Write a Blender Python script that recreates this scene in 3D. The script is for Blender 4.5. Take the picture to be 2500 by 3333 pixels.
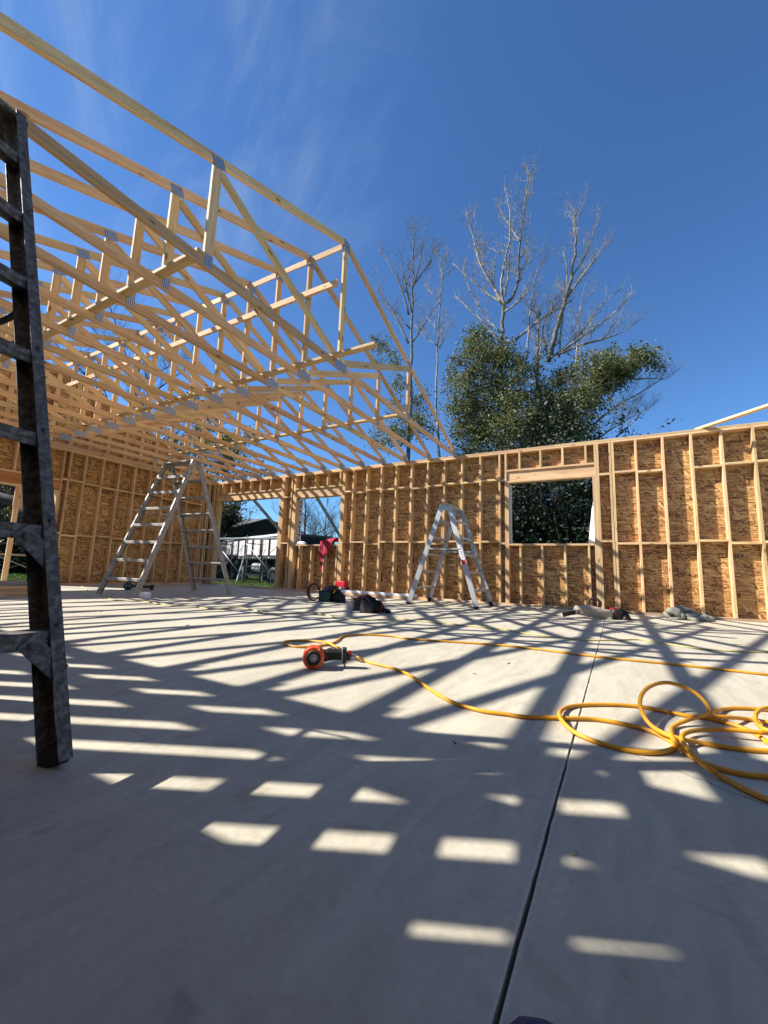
import bpy, bmesh, math, random
import numpy as np
from mathutils import Vector, Matrix, noise as mnoise

random.seed(7); np.random.seed(7)
for o in list(bpy.data.objects): bpy.data.objects.remove(o)
SC = bpy.context.scene
COL = SC.collection

# ------------------------------------------------------------------ camera
F_PX, YAW, PITCH, ROLL = 1339.9, -0.51704, 0.14483, 0.03632
CAM = Vector((0.0, -8.446, 0.555))
cy, sy, cp, sp = math.cos(YAW), math.sin(YAW), math.cos(PITCH), math.sin(PITCH)
FWD = Vector((sy*cp, cy*cp, sp)); _r = Vector((cy, -sy, 0)); _u = _r.cross(FWD)
cr, sr = math.cos(ROLL), math.sin(ROLL)
RIGHT = cr*_r + sr*_u; UP = -sr*_r + cr*_u
cam_data = bpy.data.cameras.new('camera'); cam = bpy.data.objects.new('camera', cam_data); COL.objects.link(cam)
cam_data.sensor_fit = 'HORIZONTAL'; cam_data.sensor_width = 36.0
cam_data.lens = 36.0*F_PX/2500.0; cam_data.clip_start = 0.02; cam_data.clip_end = 3000
cam.matrix_world = Matrix(((RIGHT.x, UP.x, -FWD.x, CAM.x), (RIGHT.y, UP.y, -FWD.y, CAM.y), (RIGHT.z, UP.z, -FWD.z, CAM.z), (0, 0, 0, 1)))
SC.camera = cam

# ------------------------------------------------------------------ light
SUN_A, SUN_B = 1.06, 0.54          # metres travelled in +X and +Y for each metre of fall
sun_from = Vector((-SUN_A, -SUN_B, 1)).normalized()
SUN_EL = math.asin(sun_from.z); SUN_AZ = math.atan2(sun_from.x, sun_from.y)
w = bpy.data.worlds.new('World'); SC.world = w; w.use_nodes = True
SKY_STRENGTH = 0.072
def build_world():
    nt = w.node_tree; nt.nodes.clear(); N = nt.nodes.new; L = nt.links.new
    out = N('ShaderNodeOutputWorld'); bg = N('ShaderNodeBackground'); bg.inputs['Strength'].default_value = SKY_STRENGTH
    sky = N('ShaderNodeTexSky'); sky.sky_type = 'NISHITA'; sky.sun_disc = False
    sky.sun_elevation = SUN_EL; sky.sun_rotation = SUN_AZ
    sky.air_density = 1.0; sky.dust_density = 0.15; sky.ozone_density = 2.0
    sc_ = N('ShaderNodeMixRGB'); sc_.blend_type = 'MULTIPLY'; sc_.inputs['Fac'].default_value = 1; sc_.inputs['Color2'].default_value = (.4, .4, .4, 1); L(sky.outputs[0], sc_.inputs['Color1'])
    gam = N('ShaderNodeGamma'); gam.inputs['Gamma'].default_value = 1.04; L(sc_.outputs[0], gam.inputs['Color'])
    tint = N('ShaderNodeMixRGB'); tint.blend_type = 'MULTIPLY'; tint.inputs['Fac'].default_value = 1.0; tint.inputs['Color2'].default_value = (1.46, 2.24, 3.06, 1); L(gam.outputs[0], tint.inputs['Color1'])
    # thin cirrus: streaked noise on a plane high above
    tc = N('ShaderNodeTexCoord'); sep = N('ShaderNodeSeparateXYZ'); L(tc.outputs['Generated'], sep.inputs[0])
    def m(op, a, b=None, c=None):
        n = N('ShaderNodeMath'); n.operation = op
        for i, v in enumerate((a, b, c)):
            if v is None: continue
            if isinstance(v, (int, float)): n.inputs[i].default_value = v
            else: L(v, n.inputs[i])
        return n.outputs[0]
    zz = m('ADD', m('MAXIMUM', sep.outputs['Z'], 0.02), 0.10)
    cmb = N('ShaderNodeCombineXYZ'); L(m('DIVIDE', sep.outputs['X'], zz), cmb.inputs[0]); L(m('DIVIDE', sep.outputs['Y'], zz), cmb.inputs[1])
    rot = N('ShaderNodeMapping'); rot.inputs['Rotation'].default_value = (0, 0, CIRRUS_ROT); L(cmb.outputs[0], rot.inputs[0])
    mp = N('ShaderNodeMapping'); mp.inputs['Scale'].default_value = (1.0, 3.2, 1); mp.inputs['Location'].default_value = (0.3, 0.4, 0); L(rot.outputs[0], mp.inputs[0])
    n1 = N('ShaderNodeTexNoise'); n1.inputs['Scale'].default_value = 2.1; n1.inputs['Detail'].default_value = 8; n1.inputs['Roughness'].default_value = 0.60; n1.inputs['Distortion'].default_value = 0.55
    L(mp.outputs[0], n1.inputs['Vector'])
    dot = N('ShaderNodeVectorMath'); dot.operation = 'DOT_PRODUCT'; L(tc.outputs['Generated'], dot.inputs[0]); dot.inputs[1].default_value = CIRRUS_DIR
    r1 = N('ShaderNodeMapRange'); r1.interpolation_type = 'SMOOTHSTEP'; r1.inputs[1].default_value = 0.40; r1.inputs[2].default_value = 0.90; L(n1.outputs[0], r1.inputs[0])
    r2 = N('ShaderNodeMapRange'); r2.interpolation_type = 'SMOOTHSTEP'; r2.inputs[1].default_value = 0.86; r2.inputs[2].default_value = 1.0; L(dot.outputs['Value'], r2.inputs[0])
    mask = m('MULTIPLY', m('MULTIPLY', r1.outputs[0], r2.outputs[0]), 0.30)
    mx = N('ShaderNodeMixRGB'); mx.inputs['Color2'].default_value = (5.0, 5.8, 6.8, 1)
    L(mask, mx.inputs['Fac']); L(tint.outputs[0], mx.inputs['Color1']); L(mx.outputs[0], bg.inputs['Color']); L(bg.outputs[0], out.inputs[0])
def _dir(x, y): return (RIGHT*((x-1250)/F_PX) - UP*((y-1666.5)/F_PX) + FWD).normalized()
CIRRUS_DIR = tuple(_dir(400, 200))
_a, _b = _dir(720, 0), _dir(520, 800); _pa = Vector((_a.x/(_a.z+.1), _a.y/(_a.z+.1))); _pb = Vector((_b.x/(_b.z+.1), _b.y/(_b.z+.1)))
CIRRUS_ROT = -math.atan2(_pb.y-_pa.y, _pb.x-_pa.x)
build_world()
sd = bpy.data.lights.new('sun', 'SUN'); sd.energy = 5.0; sd.angle = math.radians(0.53); sd.color = (1.0, 0.965, 0.935)
sun = bpy.data.objects.new('sun', sd); COL.objects.link(sun)
sun.rotation_euler = (-sun_from).to_track_quat('-Z', 'Y').to_euler()
SC.view_settings.view_transform = 'Standard'; SC.view_settings.look = 'None'; SC.view_settings.exposure = 1.0; SC.view_settings.gamma = 1.0

# ------------------------------------------------------------------ pixel -> point helpers (photo pixels, 2500 x 3333)
def ray(x, y):
    return (RIGHT*((x-1250)/F_PX) - UP*((y-1666.5)/F_PX) + FWD)
def on(axis, val, x, y):
    d = ray(x, y); t = (val-CAM[axis])/d[axis]; return CAM + d*t
def onZ(x, y, z=0.0): return on(2, z, x, y)
def onY(x, y, Y=0.0): return on(1, Y, x, y)
def onX(x, y, X=0.0): return on(0, X, x, y)
def deep(x, y, dep): return CAM + ray(x, y)*dep
def zoomed(x0, y0, s): return lambda x, y: (x0+x*s, y0+y*s)

# ------------------------------------------------------------------ object helpers
WM = {}
UPZ = Vector((0, 0, 1))
def obj(name, data, mat=None, M=None, parent=None):
    o = bpy.data.objects.new(name, data); COL.objects.link(o)
    M = M or Matrix()
    if parent is not None:
        o.parent = parent; o.matrix_basis = WM[parent.name].inverted() @ M
    else: o.matrix_basis = M
    WM[o.name] = M.copy()
    if mat is not None and data is not None and len(data.materials) == 0: data.materials.append(mat)
    return o
def tag(o, label, cat, group=None):
    o['label'] = label; o['category'] = cat
    if group: o['group'] = group
    return o
def thing(name, label, cat, loc=(0, 0, 0), group=None, rot=None):
    M = Matrix.Translation(Vector(loc))
    if rot is not None: M = M @ rot
    return tag(obj(name, None, None, M), label, cat, group)
def structure(o): o['kind'] = 'structure'; return o

_cache = {}
def box_mesh(lx, ly, lz, mat, ch=0.0025):
    """chamfered box, centred, 44 triangles"""
    key = (round(lx, 3), round(ly, 3), round(lz, 3), mat.name, ch)
    if key in _cache: return _cache[key]
    hx, hy, hz = lx/2, ly/2, lz/2; c = min(ch, hx*.4, hy*.4, hz*.4)
    bm = bmesh.new(); V = {}
    for sx in (-1, 1):
        for sy_ in (-1, 1):
            for sz in (-1, 1):
                V[sx, sy_, sz, 0] = bm.verts.new((sx*hx, sy_*(hy-c), sz*(hz-c)))
                V[sx, sy_, sz, 1] = bm.verts.new((sx*(hx-c), sy_*hy, sz*(hz-c)))
                V[sx, sy_, sz, 2] = bm.verts.new((sx*(hx-c), sy_*(hy-c), sz*hz))
                bm.faces.new([V[sx, sy_, sz, i] for i in range(3)])
    q = ((-1, -1), (1, -1), (1, 1), (-1, 1))
    for s in (-1, 1):
        bm.faces.new([V[s, a, b, 0] for a, b in q]); bm.faces.new([V[a, s, b, 1] for a, b in q]); bm.faces.new([V[a, b, s, 2] for a, b in q])
    for a in (-1, 1):
        for b in (-1, 1):
            bm.faces.new([V[-1, a, b, 1], V[1, a, b, 1], V[1, a, b, 2], V[-1, a, b, 2]])
            bm.faces.new([V[a, -1, b, 0], V[a, 1, b, 0], V[a, 1, b, 2], V[a, -1, b, 2]])
            bm.faces.new([V[a, b, -1, 0], V[a, b, 1, 0], V[a, b, 1, 1], V[a, b, -1, 1]])
    bmesh.ops.recalc_face_normals(bm, faces=bm.faces)
    me = bpy.data.meshes.new('box'); bm.to_mesh(me); bm.free(); me.materials.append(mat)
    _cache[key] = me; return me
def frame(p0, p1, up=(0, 0, 1)):
    p0 = Vector(p0); p1 = Vector(p1); x = (p1-p0); L = x.length; x = x/L
    up = Vector(up)
    if abs(x.dot(up.normalized())) > .995: up = Vector((0, 1, 0)) if abs(x.y) < .9 else Vector((1, 0, 0))
    y = up.cross(x).normalized(); z = x.cross(y)
    mid = (p0+p1)/2
    return Matrix(((x.x, y.x, z.x, mid.x), (x.y, y.y, z.y, mid.y), (x.z, y.z, z.z, mid.z), (0, 0, 0, 1))), L
def beam(name, p0, p1, wy, wz, mat, parent=None, up=(0, 0, 1), ch=0.0025):
    """local X runs along the beam, wy across, wz along 'up'"""
    M, L = frame(p0, p1, up)
    return obj(name, box_mesh(L, wy, wz, mat, ch), None, M, parent)
def box(name, lo, hi, mat, parent=None, ch=0.0025, grain=None):
    """axis aligned box; local X along its longest side"""
    lo = Vector(lo); hi = Vector(hi); d = hi-lo; c = (lo+hi)/2
    ax = max(range(3), key=lambda i: d[i])
    if ax == 0: M = Matrix.Translation(c); s = (d.x, d.y, d.z)
    elif ax == 1: M = Matrix.Translation(c) @ Matrix.Rotation(math.pi/2, 4, 'Z'); s = (d.y, d.x, d.z)
    else: M = Matrix.Translation(c) @ Matrix.Rotation(-math.pi/2, 4, 'Y'); s = (d.z, d.y, d.x)
    return obj(name, box_mesh(*s, mat, ch), None, M, parent)
def mesh_obj(name, verts, faces, mat, parent=None, origin=None, smooth=False):
    verts = [Vector(v) for v in verts]
    if origin is None:
        lo = Vector((min(v.x for v in verts), min(v.y for v in verts), min(v.z for v in verts))); hi = Vector((max(v.x for v in verts), max(v.y for v in verts), max(v.z for v in verts)))
        origin = Vector(((lo.x+hi.x)/2, (lo.y+hi.y)/2, lo.z))
    origin = Vector(origin)
    me = bpy.data.meshes.new(name); me.from_pydata([tuple(v-origin) for v in verts], [], faces); me.update()
    if smooth: me.polygons.foreach_set('use_smooth', [True]*len(me.polygons))
    return obj(name, me, mat, Matrix.Translation(origin), parent)
def tube_geo(pts, radii, n=8, cap=True, V=None, Fc=None):
    V = [] if V is None else V; Fc = [] if Fc is None else Fc
    pts = [Vector(p) for p in pts]; b = len(V); nrm = None
    if not hasattr(radii, '__len__'): radii = [radii]*len(pts)
    for i, p in enumerate(pts):
        t = (pts[min(i+1, len(pts)-1)]-pts[max(i-1, 0)])
        t = t.normalized() if t.length > 1e-9 else Vector((0, 0, 1))
        if nrm is None:
            nrm = t.cross(Vector((0, 0, 1))) if abs(t.z) < .9 else t.cross(Vector((1, 0, 0)))
        nrm = (nrm - t*nrm.dot(t)).normalized(); bn = t.cross(nrm)
        for k in range(n):
            a = 2*math.pi*k/n; V.append(p + (nrm*math.cos(a)+bn*math.sin(a))*radii[i])
    for i in range(len(pts)-1):
        for k in range(n):
            k2 = (k+1) % n
            Fc.append((b+i*n+k, b+i*n+k2, b+(i+1)*n+k2, b+(i+1)*n+k))
    if cap:
        Fc.append(tuple(b+k for k in range(n))[::-1]); e = b+(len(pts)-1)*n; Fc.append(tuple(e+k for k in range(n)))
    return V, Fc
def tube(name, pts, radii, mat, parent=None, n=8, origin=None):
    V, Fc = tube_geo(pts, radii, n); return mesh_obj(name, V, Fc, mat, parent, origin, smooth=True)
def lathe(name, profile, M, mat, parent=None, n=24, smooth=True):
    """profile of (radius, height) about local Z"""
    V = []; Fc = []
    for r, h in profile:
        for k in range(n):
            a = 2*math.pi*k/n; V.append((r*math.cos(a), r*math.sin(a), h))
    for i in range(len(profile)-1):
        for k in range(n):
            k2 = (k+1) % n; Fc.append((i*n+k, i*n+k2, (i+1)*n+k2, (i+1)*n+k))
    Fc.append(tuple(range(n))[::-1]); Fc.append(tuple((len(profile)-1)*n+k for k in range(n)))
    me = bpy.data.meshes.new(name); me.from_pydata(V, [], Fc); me.update()
    if smooth:
        me.polygons.foreach_set('use_smooth', [len(p.vertices) == 4 for p in me.polygons])
    return obj(name, me, mat, M, parent)
def spline(pts, step=6):
    """Catmull-Rom"""
    P = [Vector(p) for p in pts]; P = [P[0]*2-P[1]]+P+[P[-1]*2-P[-2]]; out = []
    for i in range(1, len(P)-2):
        a, b, c, d = P[i-1:i+3]
        for k in range(step):
            t = k/step
            out.append(.5*((2*b)+(c-a)*t+(2*a-5*b+4*c-d)*t*t+(3*b-a-3*c+d)*t**3))
    out.append(P[-2]); return out
def ribbon(name, pts, width_dir, width, thick, mat, parent=None, origin=None):
    """strap: a closed strip following pts"""
    pts = [Vector(p) for p in pts]; V = []; Fc = []
    for i, p in enumerate(pts):
        t = (pts[min(i+1, len(pts)-1)]-pts[max(i-1, 0)]).normalized()
        wd = width_dir(i/(len(pts)-1)) if callable(width_dir) else Vector(width_dir)
        wd = (wd-t*wd.dot(t)).normalized(); nn = t.cross(wd)
        for a, b in ((-1, -1), (1, -1), (1, 1), (-1, 1)): V.append(p+wd*(a*width/2)+nn*(b*thick/2))
    for i in range(len(pts)-1):
        for k in range(4): Fc.append((i*4+k, i*4+(k+1) % 4, i*4+4+(k+1) % 4, i*4+4+k))
    e = (len(pts)-1)*4; Fc.append((3, 2, 1, 0)); Fc.append((e, e+1, e+2, e+3))
    return mesh_obj(name, V, Fc, mat, parent, origin)

# ------------------------------------------------------------------ materials
def mat_new(name):
    m = bpy.data.materials.new(name); m.use_nodes = True; nt = m.node_tree
    return m, nt, nt.nodes['Principled BSDF'], nt.nodes.new, nt.links.new
def ramp(N, stops):
    r = N('ShaderNodeValToRGB'); e = r.color_ramp.elements
    while len(e) < len(stops): e.new(0.5)
    for el, (p, c) in zip(e, stops): el.position = p; el.color = (*c, 1)
    return r
def plain(name, col, rough=.6, metal=0.0, vary=.12, scale=14, bump=0.0):
    m, nt, b, N, L = mat_new(name)
    tc = N('ShaderNodeTexCoord'); n = N('ShaderNodeTexNoise'); n.inputs['Scale'].default_value = scale; n.inputs['Detail'].default_value = 6
    L(tc.outputs['Object'], n.inputs['Vector'])
    r = ramp(N, [(.25, tuple(c*(1-vary*2) for c in col)), (.75, tuple(min(1, c*(1+vary)) for c in col))]); L(n.outputs[0], r.inputs[0]); L(r.outputs[0], b.inputs['Base Color'])
    b.inputs['Roughness'].default_value = rough; b.inputs['Metallic'].default_value = metal
    if bump:
        bp = N('ShaderNodeBump'); bp.inputs['Strength'].default_value = bump; bp.inputs['Distance'].default_value = .01; L(n.outputs[0], bp.inputs['Height']); L(bp.outputs[0], b.inputs['Normal'])
    return m
def offset_coords(N, L, amt=37.0):
    tc = N('ShaderNodeTexCoord'); oi = N('ShaderNodeObjectInfo'); mu = N('ShaderNodeMath'); mu.operation = 'MULTIPLY'; mu.inputs[1].default_value = amt
    L(oi.outputs['Random'], mu.inputs[0]); ad = N('ShaderNodeVectorMath'); ad.operation = 'ADD'; L(tc.outputs['Object'], ad.inputs[0]); L(mu.outputs[0], ad.inputs[1])
    return ad.outputs[0], oi.outputs['Random']
def wood(name, light, dark, vary=.22, knots=True):
    m, nt, b, N, L = mat_new(name)
    v, rnd = offset_coords(N, L)
    mp = N('ShaderNodeMapping'); mp.inputs['Scale'].default_value = (1.3, 22, 22); L(v, mp.inputs[0])
    n = N('ShaderNodeTexNoise'); n.inputs['Scale'].default_value = 1.6; n.inputs['Detail'].default_value = 5; n.inputs['Distortion'].default_value = 1.2; L(mp.outputs[0], n.inputs['Vector'])
    r = ramp(N, [(.3, dark), (.52, light), (.8, tuple(min(1, c*1.08) for c in light))]); L(n.outputs[0], r.inputs[0])
    # broad sapwood / heartwood drift
    mp3 = N('ShaderNodeMapping'); mp3.inputs['Scale'].default_value = (.5, 6, 6); L(v, mp3.inputs[0])
    n3 = N('ShaderNodeTexNoise'); n3.inputs['Scale'].default_value = 1.3; L(mp3.outputs[0], n3.inputs['Vector'])
    r3 = ramp(N, [(.35, (.80, .74, .66)), (.65, (1.0, 1.0, 1.0))]); L(n3.outputs[0], r3.inputs[0])
    mx = N('ShaderNodeMixRGB'); mx.blend_type = 'MULTIPLY'; mx.inputs['Fac'].default_value = .8; L(r.outputs[0], mx.inputs['Color1']); L(r3.outputs[0], mx.inputs['Color2'])
    col = mx.outputs[0]
    if knots:
        mp2 = N('ShaderNodeMapping'); mp2.inputs['Scale'].default_value = (3.2, 9, 9); L(v, mp2.inputs[0])
        vo = N('ShaderNodeTexVoronoi'); vo.inputs['Scale'].default_value = 1.0; L(mp2.outputs[0], vo.inputs['Vector'])
        kr = N('ShaderNodeMapRange'); kr.inputs[1].default_value = .17; kr.inputs[2].default_value = .09; kr.inputs[3].default_value = 0; kr.inputs[4].default_value = .8; L(vo.outputs['Distance'], kr.inputs[0])
        mk = N('ShaderNodeMixRGB'); mk.inputs['Color2'].default_value = (.16, .07, .025, 1); L(kr.outputs[0], mk.inputs['Fac']); L(col, mk.inputs['Color1']); col = mk.outputs[0]
    hs = N('ShaderNodeHueSaturation'); L(col, hs.inputs['Color'])
    mr = N('ShaderNodeMapRange'); mr.inputs[3].default_value = 1-vary; mr.inputs[4].default_value = 1+vary*.7; L(rnd, mr.inputs[0]); L(mr.outputs[0], hs.inputs['Value'])
    wn = N('ShaderNodeTexWhiteNoise'); wn.noise_dimensions = '1D'; L(rnd, wn.inputs['W'])
    mh = N('ShaderNodeMapRange'); mh.inputs[3].default_value = .482; mh.inputs[4].default_value = .503; L(wn.outputs['Value'], mh.inputs[0]); L(mh.outputs[0], hs.inputs['Hue'])
    L(hs.outputs[0], b.inputs['Base Color']); b.inputs['Roughness'].default_value = .72; b.inputs['Specular IOR Level'].default_value = .25
    bp = N('ShaderNodeBump'); bp.inputs['Strength'].default_value = .04; bp.inputs['Distance'].default_value = .002; L(n.outputs[0], bp.inputs['Height']); L(bp.outputs[0], b.inputs['Normal'])
    return m
PINE = wood('pine', (.70, .505, .255), (.53, .345, .15))
PINE2 = wood('pine_aged', (.56, .42, .25), (.38, .26, .13))
LVL = wood('laminated_header', (.45, .20, .075), (.30, .115, .04), knots=False)
GREYWOOD = wood('weathered_wood', (.36, .33, .29), (.22, .20, .17))

def osb():
    m, nt, b, N, L = mat_new('oriented_strand_board')
    v, rnd = offset_coords(N, L, 53)
    sx = N('ShaderNodeSeparateXYZ'); L(v, sx.inputs[0])
    flat = N('ShaderNodeCombineXYZ'); L(sx.outputs[0], flat.inputs[0]); L(sx.outputs[2], flat.inputs[1])
    dn = N('ShaderNodeTexNoise'); dn.inputs['Scale'].default_value = 5; dn.inputs['Detail'].default_value = 2; L(flat.outputs[0], dn.inputs['Vector'])
    sub = N('ShaderNodeVectorMath'); sub.operation = 'MULTIPLY_ADD'; sub.inputs[1].default_value = (.045, .045, 0); L(dn.outputs['Color'], sub.inputs[0]); L(flat.outputs[0], sub.inputs[2])
    outs = []
    for i, (ang, sxs, sys_) in enumerate(((8, 8.5, 38), (-24, 10, 46), (38, 11, 50), (-3, 6.5, 64), (-62, 12, 42))):
        mp = N('ShaderNodeMapping'); mp.vector_type = 'TEXTURE'; mp.inputs['Rotation'].default_value = (0, 0, math.radians(ang)); mp.inputs['Scale'].default_value = (1/sxs, 1/sys_, 1); mp.inputs['Location'].default_value = (i*3.7, i*1.9, 0)
        L(sub.outputs[0], mp.inputs[0])
        vo = N('ShaderNodeTexVoronoi'); vo.voronoi_dimensions = '2D'; vo.inputs['Scale'].default_value = 1.0; vo.inputs['Randomness'].default_value = 1.0; L(mp.outputs[0], vo.inputs['Vector'])
        s = N('ShaderNodeSeparateColor'); L(vo.outputs['Color'], s.inputs[0]); outs.append((s.outputs[0], s.outputs[1]))
    val = outs[0][0]
    for i in range(1, 5):
        gt = N('ShaderNodeMath'); gt.operation = 'GREATER_THAN'; gt.inputs[1].default_value = (0, .55, .60, .45, .80)[i]; L(outs[i][1], gt.inputs[0])
        mx = N('ShaderNodeMix'); L(gt.outputs[0], mx.inputs[0]); L(val, mx.inputs[2]); L(outs[i][0], mx.inputs[3]); val = mx.outputs[0]
    r = ramp(N, [(0.0, (.10, .040, .010)), (.17, (.24, .110, .032)), (.45, (.40, .215, .068)), (.8, (.54, .325, .118)), (1.0, (.68, .47, .20))]); L(val, r.inputs[0])
    n2 = N('ShaderNodeTexNoise'); n2.inputs['Scale'].default_value = 1.4; n2.inputs['Detail'].default_value = 3; L(flat.outputs[0], n2.inputs['Vector'])
    r2 = ramp(N, [(.3, (.80, .76, .72)), (.7, (1.06, 1.04, 1.0))]); L(n2.outputs[0], r2.inputs[0])
    mm = N('ShaderNodeMixRGB'); mm.blend_type = 'MULTIPLY'; mm.inputs['Fac'].default_value = 1; L(r.outputs[0], mm.inputs['Color1']); L(r2.outputs[0], mm.inputs['Color2'])
    L(mm.outputs[0], b.inputs['Base Color']); b.inputs['Roughness'].default_value = .62
    bp = N('ShaderNodeBump'); bp.inputs['Strength'].default_value = .35; bp.inputs['Distance'].default_value = .004; L(val, bp.inputs['Height']); L(bp.outputs[0], b.inputs['Normal'])
    return m
OSB = osb()

def concrete():
    m, nt, b, N, L = mat_new('concrete')
    tc = N('ShaderNodeTexCoord')
    def nz(s, d, mapscale=None, dist=0):
        n = N('ShaderNodeTexNoise'); n.inputs['Scale'].default_value = s; n.inputs['Detail'].default_value = d; n.inputs['Distortion'].default_value = dist
        if mapscale:
            mp = N('ShaderNodeMapping'); mp.inputs['Scale'].default_value = mapscale; mp.inputs['Rotation'].default_value = (0, 0, .12); L(tc.outputs['Object'], mp.inputs[0]); L(mp.outputs[0], n.inputs['Vector'])
        else: L(tc.outputs['Object'], n.inputs['Vector'])
        return n.outputs[0]
    big = ramp(N, [(.3, (.450, .402, .296)), (.7, (.525, .475, .352))]); L(nz(.9, 6, dist=.6), big.inputs[0])
    def mul(c, fac_ramp, f=1.0):
        mx = N('ShaderNodeMixRGB'); mx.blend_type = 'MULTIPLY'; mx.inputs['Fac'].default_value = f; L(c, mx.inputs['Color1']); L(fac_ramp, mx.inputs['Color2']); return mx.outputs[0]
    trow = ramp(N, [(.33, (.86, .86, .85)), (.62, (1.03, 1.03, 1.03))]); L(nz(2.2, 5, (5.0, 1.0, 1), 1.4), trow.inputs[0])
    fine = ramp(N, [(.35, (.93, .93, .93)), (.65, (1.03, 1.03, 1.03))]); L(nz(60, 4), fine.inputs[0])
    spot = ramp(N, [(.29, (.72, .70, .67)), (.36, (1, 1, 1))]); L(nz(7, 3), spot.inputs[0])
    c = mul(mul(mul(big.outputs[0], trow.outputs[0]), fine.outputs[0]), spot.outputs[0], .55)
    # scuffs and stains with their own shapes
    sc1 = ramp(N, [(.60, (1, 1, 1)), (.70, (.80, .78, .75))]); L(nz(1.6, 8, (1.0, 2.6, 1), 2.5), sc1.inputs[0]); c = mul(c, sc1.outputs[0], .55)
    vs = N('ShaderNodeTexVoronoi'); vs.inputs['Scale'].default_value = 3.1; L(tc.outputs['Object'], vs.inputs['Vector']); sv = ramp(N, [(.02, (.45, .43, .40)), (.045, (1, 1, 1))]); L(vs.outputs['Distance'], sv.inputs[0]); c = mul(c, sv.outputs[0], .7)
    # chipped pale lips along the saw cut
    sp_ = N('ShaderNodeSeparateXYZ'); L(tc.outputs['Object'], sp_.inputs[0])
    m1 = N('ShaderNodeMath'); m1.operation = 'MULTIPLY_ADD'; m1.inputs[1].default_value = .004125; m1.inputs[2].default_value = .168+.020625; L(sp_.outputs[1], m1.inputs[0])
    m2 = N('ShaderNodeMath'); m2.operation = 'ADD'; L(sp_.outputs[0], m2.inputs[0]); L(m1.outputs[0], m2.inputs[1])
    m3 = N('ShaderNodeMath'); m3.operation = 'ABSOLUTE'; L(m2.outputs[0], m3.inputs[0])
    m4 = N('ShaderNodeMath'); m4.operation = 'MULTIPLY_ADD'; m4.inputs[1].default_value = -.018; L(nz(55, 5), m4.inputs[0]); L(m3.outputs[0], m4.inputs[2])
    lip = N('ShaderNodeMapRange'); lip.inputs[1].default_value = .0005; lip.inputs[2].default_value = -.0015; lip.inputs[3].default_value = 0; lip.inputs[4].default_value = .6; L(m4.outputs[0], lip.inputs[0])
    lm = N('ShaderNodeMixRGB'); lm.inputs['Color2'].default_value = (.60, .54, .43, 1); L(lip.outputs[0], lm.inputs['Fac']); L(c, lm.inputs['Color1']); c = lm.outputs[0]
    L(c, b.inputs['Base Color']); b.inputs['Roughness'].default_value = .66; b.inputs['Specular IOR Level'].default_value = .35
    bp = N('ShaderNodeBump'); bp.inputs['Strength'].default_value = .18; bp.inputs['Distance'].default_value = .003; L(nz(45, 6), bp.inputs['Height']); L(bp.outputs[0], b.inputs['Normal'])
    return m
CONC = concrete()

def alum(name, base, grime, amount, rough=.42, scale=26, metal=.9):
    m, nt, b, N, L = mat_new(name)
    tc = N('ShaderNodeTexCoord')
    n = N('ShaderNodeTexNoise'); n.inputs['Scale'].default_value = scale; n.inputs['Detail'].default_value = 7; n.inputs['Roughness'].default_value = .65; L(tc.outputs['Object'], n.inputs['Vector'])
    r = ramp(N, [(max(0, amount-.07), grime), (min(1, amount+.07), base)]); L(n.outputs[0], r.inputs[0]); L(r.outputs[0], b.inputs['Base Color'])
    mr = N('ShaderNodeMapRange'); mr.inputs[1].default_value = amount-.1; mr.inputs[2].default_value = amount+.1; mr.inputs[3].default_value = .1; mr.inputs[4].default_value = metal; L(n.outputs[0], mr.inputs[0]); L(mr.outputs[0], b.inputs['Metallic'])
    mr2 = N('ShaderNodeMapRange'); mr2.inputs[3].default_value = rough+.3; mr2.inputs[4].default_value = rough-.08; L(n.outputs[0], mr2.inputs[0]); L(mr2.outputs[0], b.inputs['Roughness'])
    return m
ALUM = alum('brushed_aluminium', (.50, .50, .49), (.30, .29, .27), .40, .45)
ALUM_OLD = alum('worn_aluminium', (.40, .375, .33), (.24, .21, .17), .46, .55)
ALUM_DIRTY = alum('grimy_aluminium', (.175, .168, .155), (.07, .062, .052), .52, .55, 45, .45)
def galv_plate():
    m, nt, b, N, L = mat_new('galvanised_plate'); tc = N('ShaderNodeTexCoord')
    wv = N('ShaderNodeTexWave'); wv.bands_direction = 'Y'; wv.inputs['Scale'].default_value = 16; wv.inputs['Distortion'].default_value = .6; L(tc.outputs['Object'], wv.inputs['Vector'])
    r = ramp(N, [(.35, (.20, .215, .235)), (.6, (.42, .46, .52))]); L(wv.outputs['Fac'], r.inputs[0]); L(r.outputs[0], b.inputs['Base Color']); b.inputs['Metallic'].default_value = .55; b.inputs['Roughness'].default_value = .5
    bp = N('ShaderNodeBump'); bp.inputs['Strength'].default_value = .5; bp.inputs['Distance'].default_value = .004; L(wv.outputs['Fac'], bp.inputs['Height']); L(bp.outputs[0], b.inputs['Normal'])
    return m
GALV = galv_plate()
STEEL_DK = plain('painted_scaffold_steel', (.035, .032, .03), .5, .3)
STEEL_LT = plain('galvanised_steel_tube', (.45, .45, .44), .45, .7)
BLACK = plain('black_rubber', (.018, .018, .018), .65, 0, .2, 30, .2)
NYLON = plain('black_nylon', (.016, .015, .015), .8, 0, .25, 40, .4)
LEATHER = plain('brown_leather', (.055, .022, .014), .55, 0, .3, 25, .3)
TAN = plain('tan_canvas', (.42, .34, .235), .8, 0, .15, 30, .3)
GREENNY = plain('green_nylon', (.022, .055, .045), .75, 0, .25, 30, .3)
GREYFAB = plain('grey_canvas', (.16, .155, .15), .85, 0, .2, 40, .3)
REDFAB = plain('red_fabric', (.36, .012, .035), .85, 0, .15, 18, .2)
REDSTRAP = plain('red_webbing', (.48, .02, .015), .7, 0, .15, 30)
REDPL = plain('red_plastic', (.60, .015, .02), .4, 0, .08)
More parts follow.
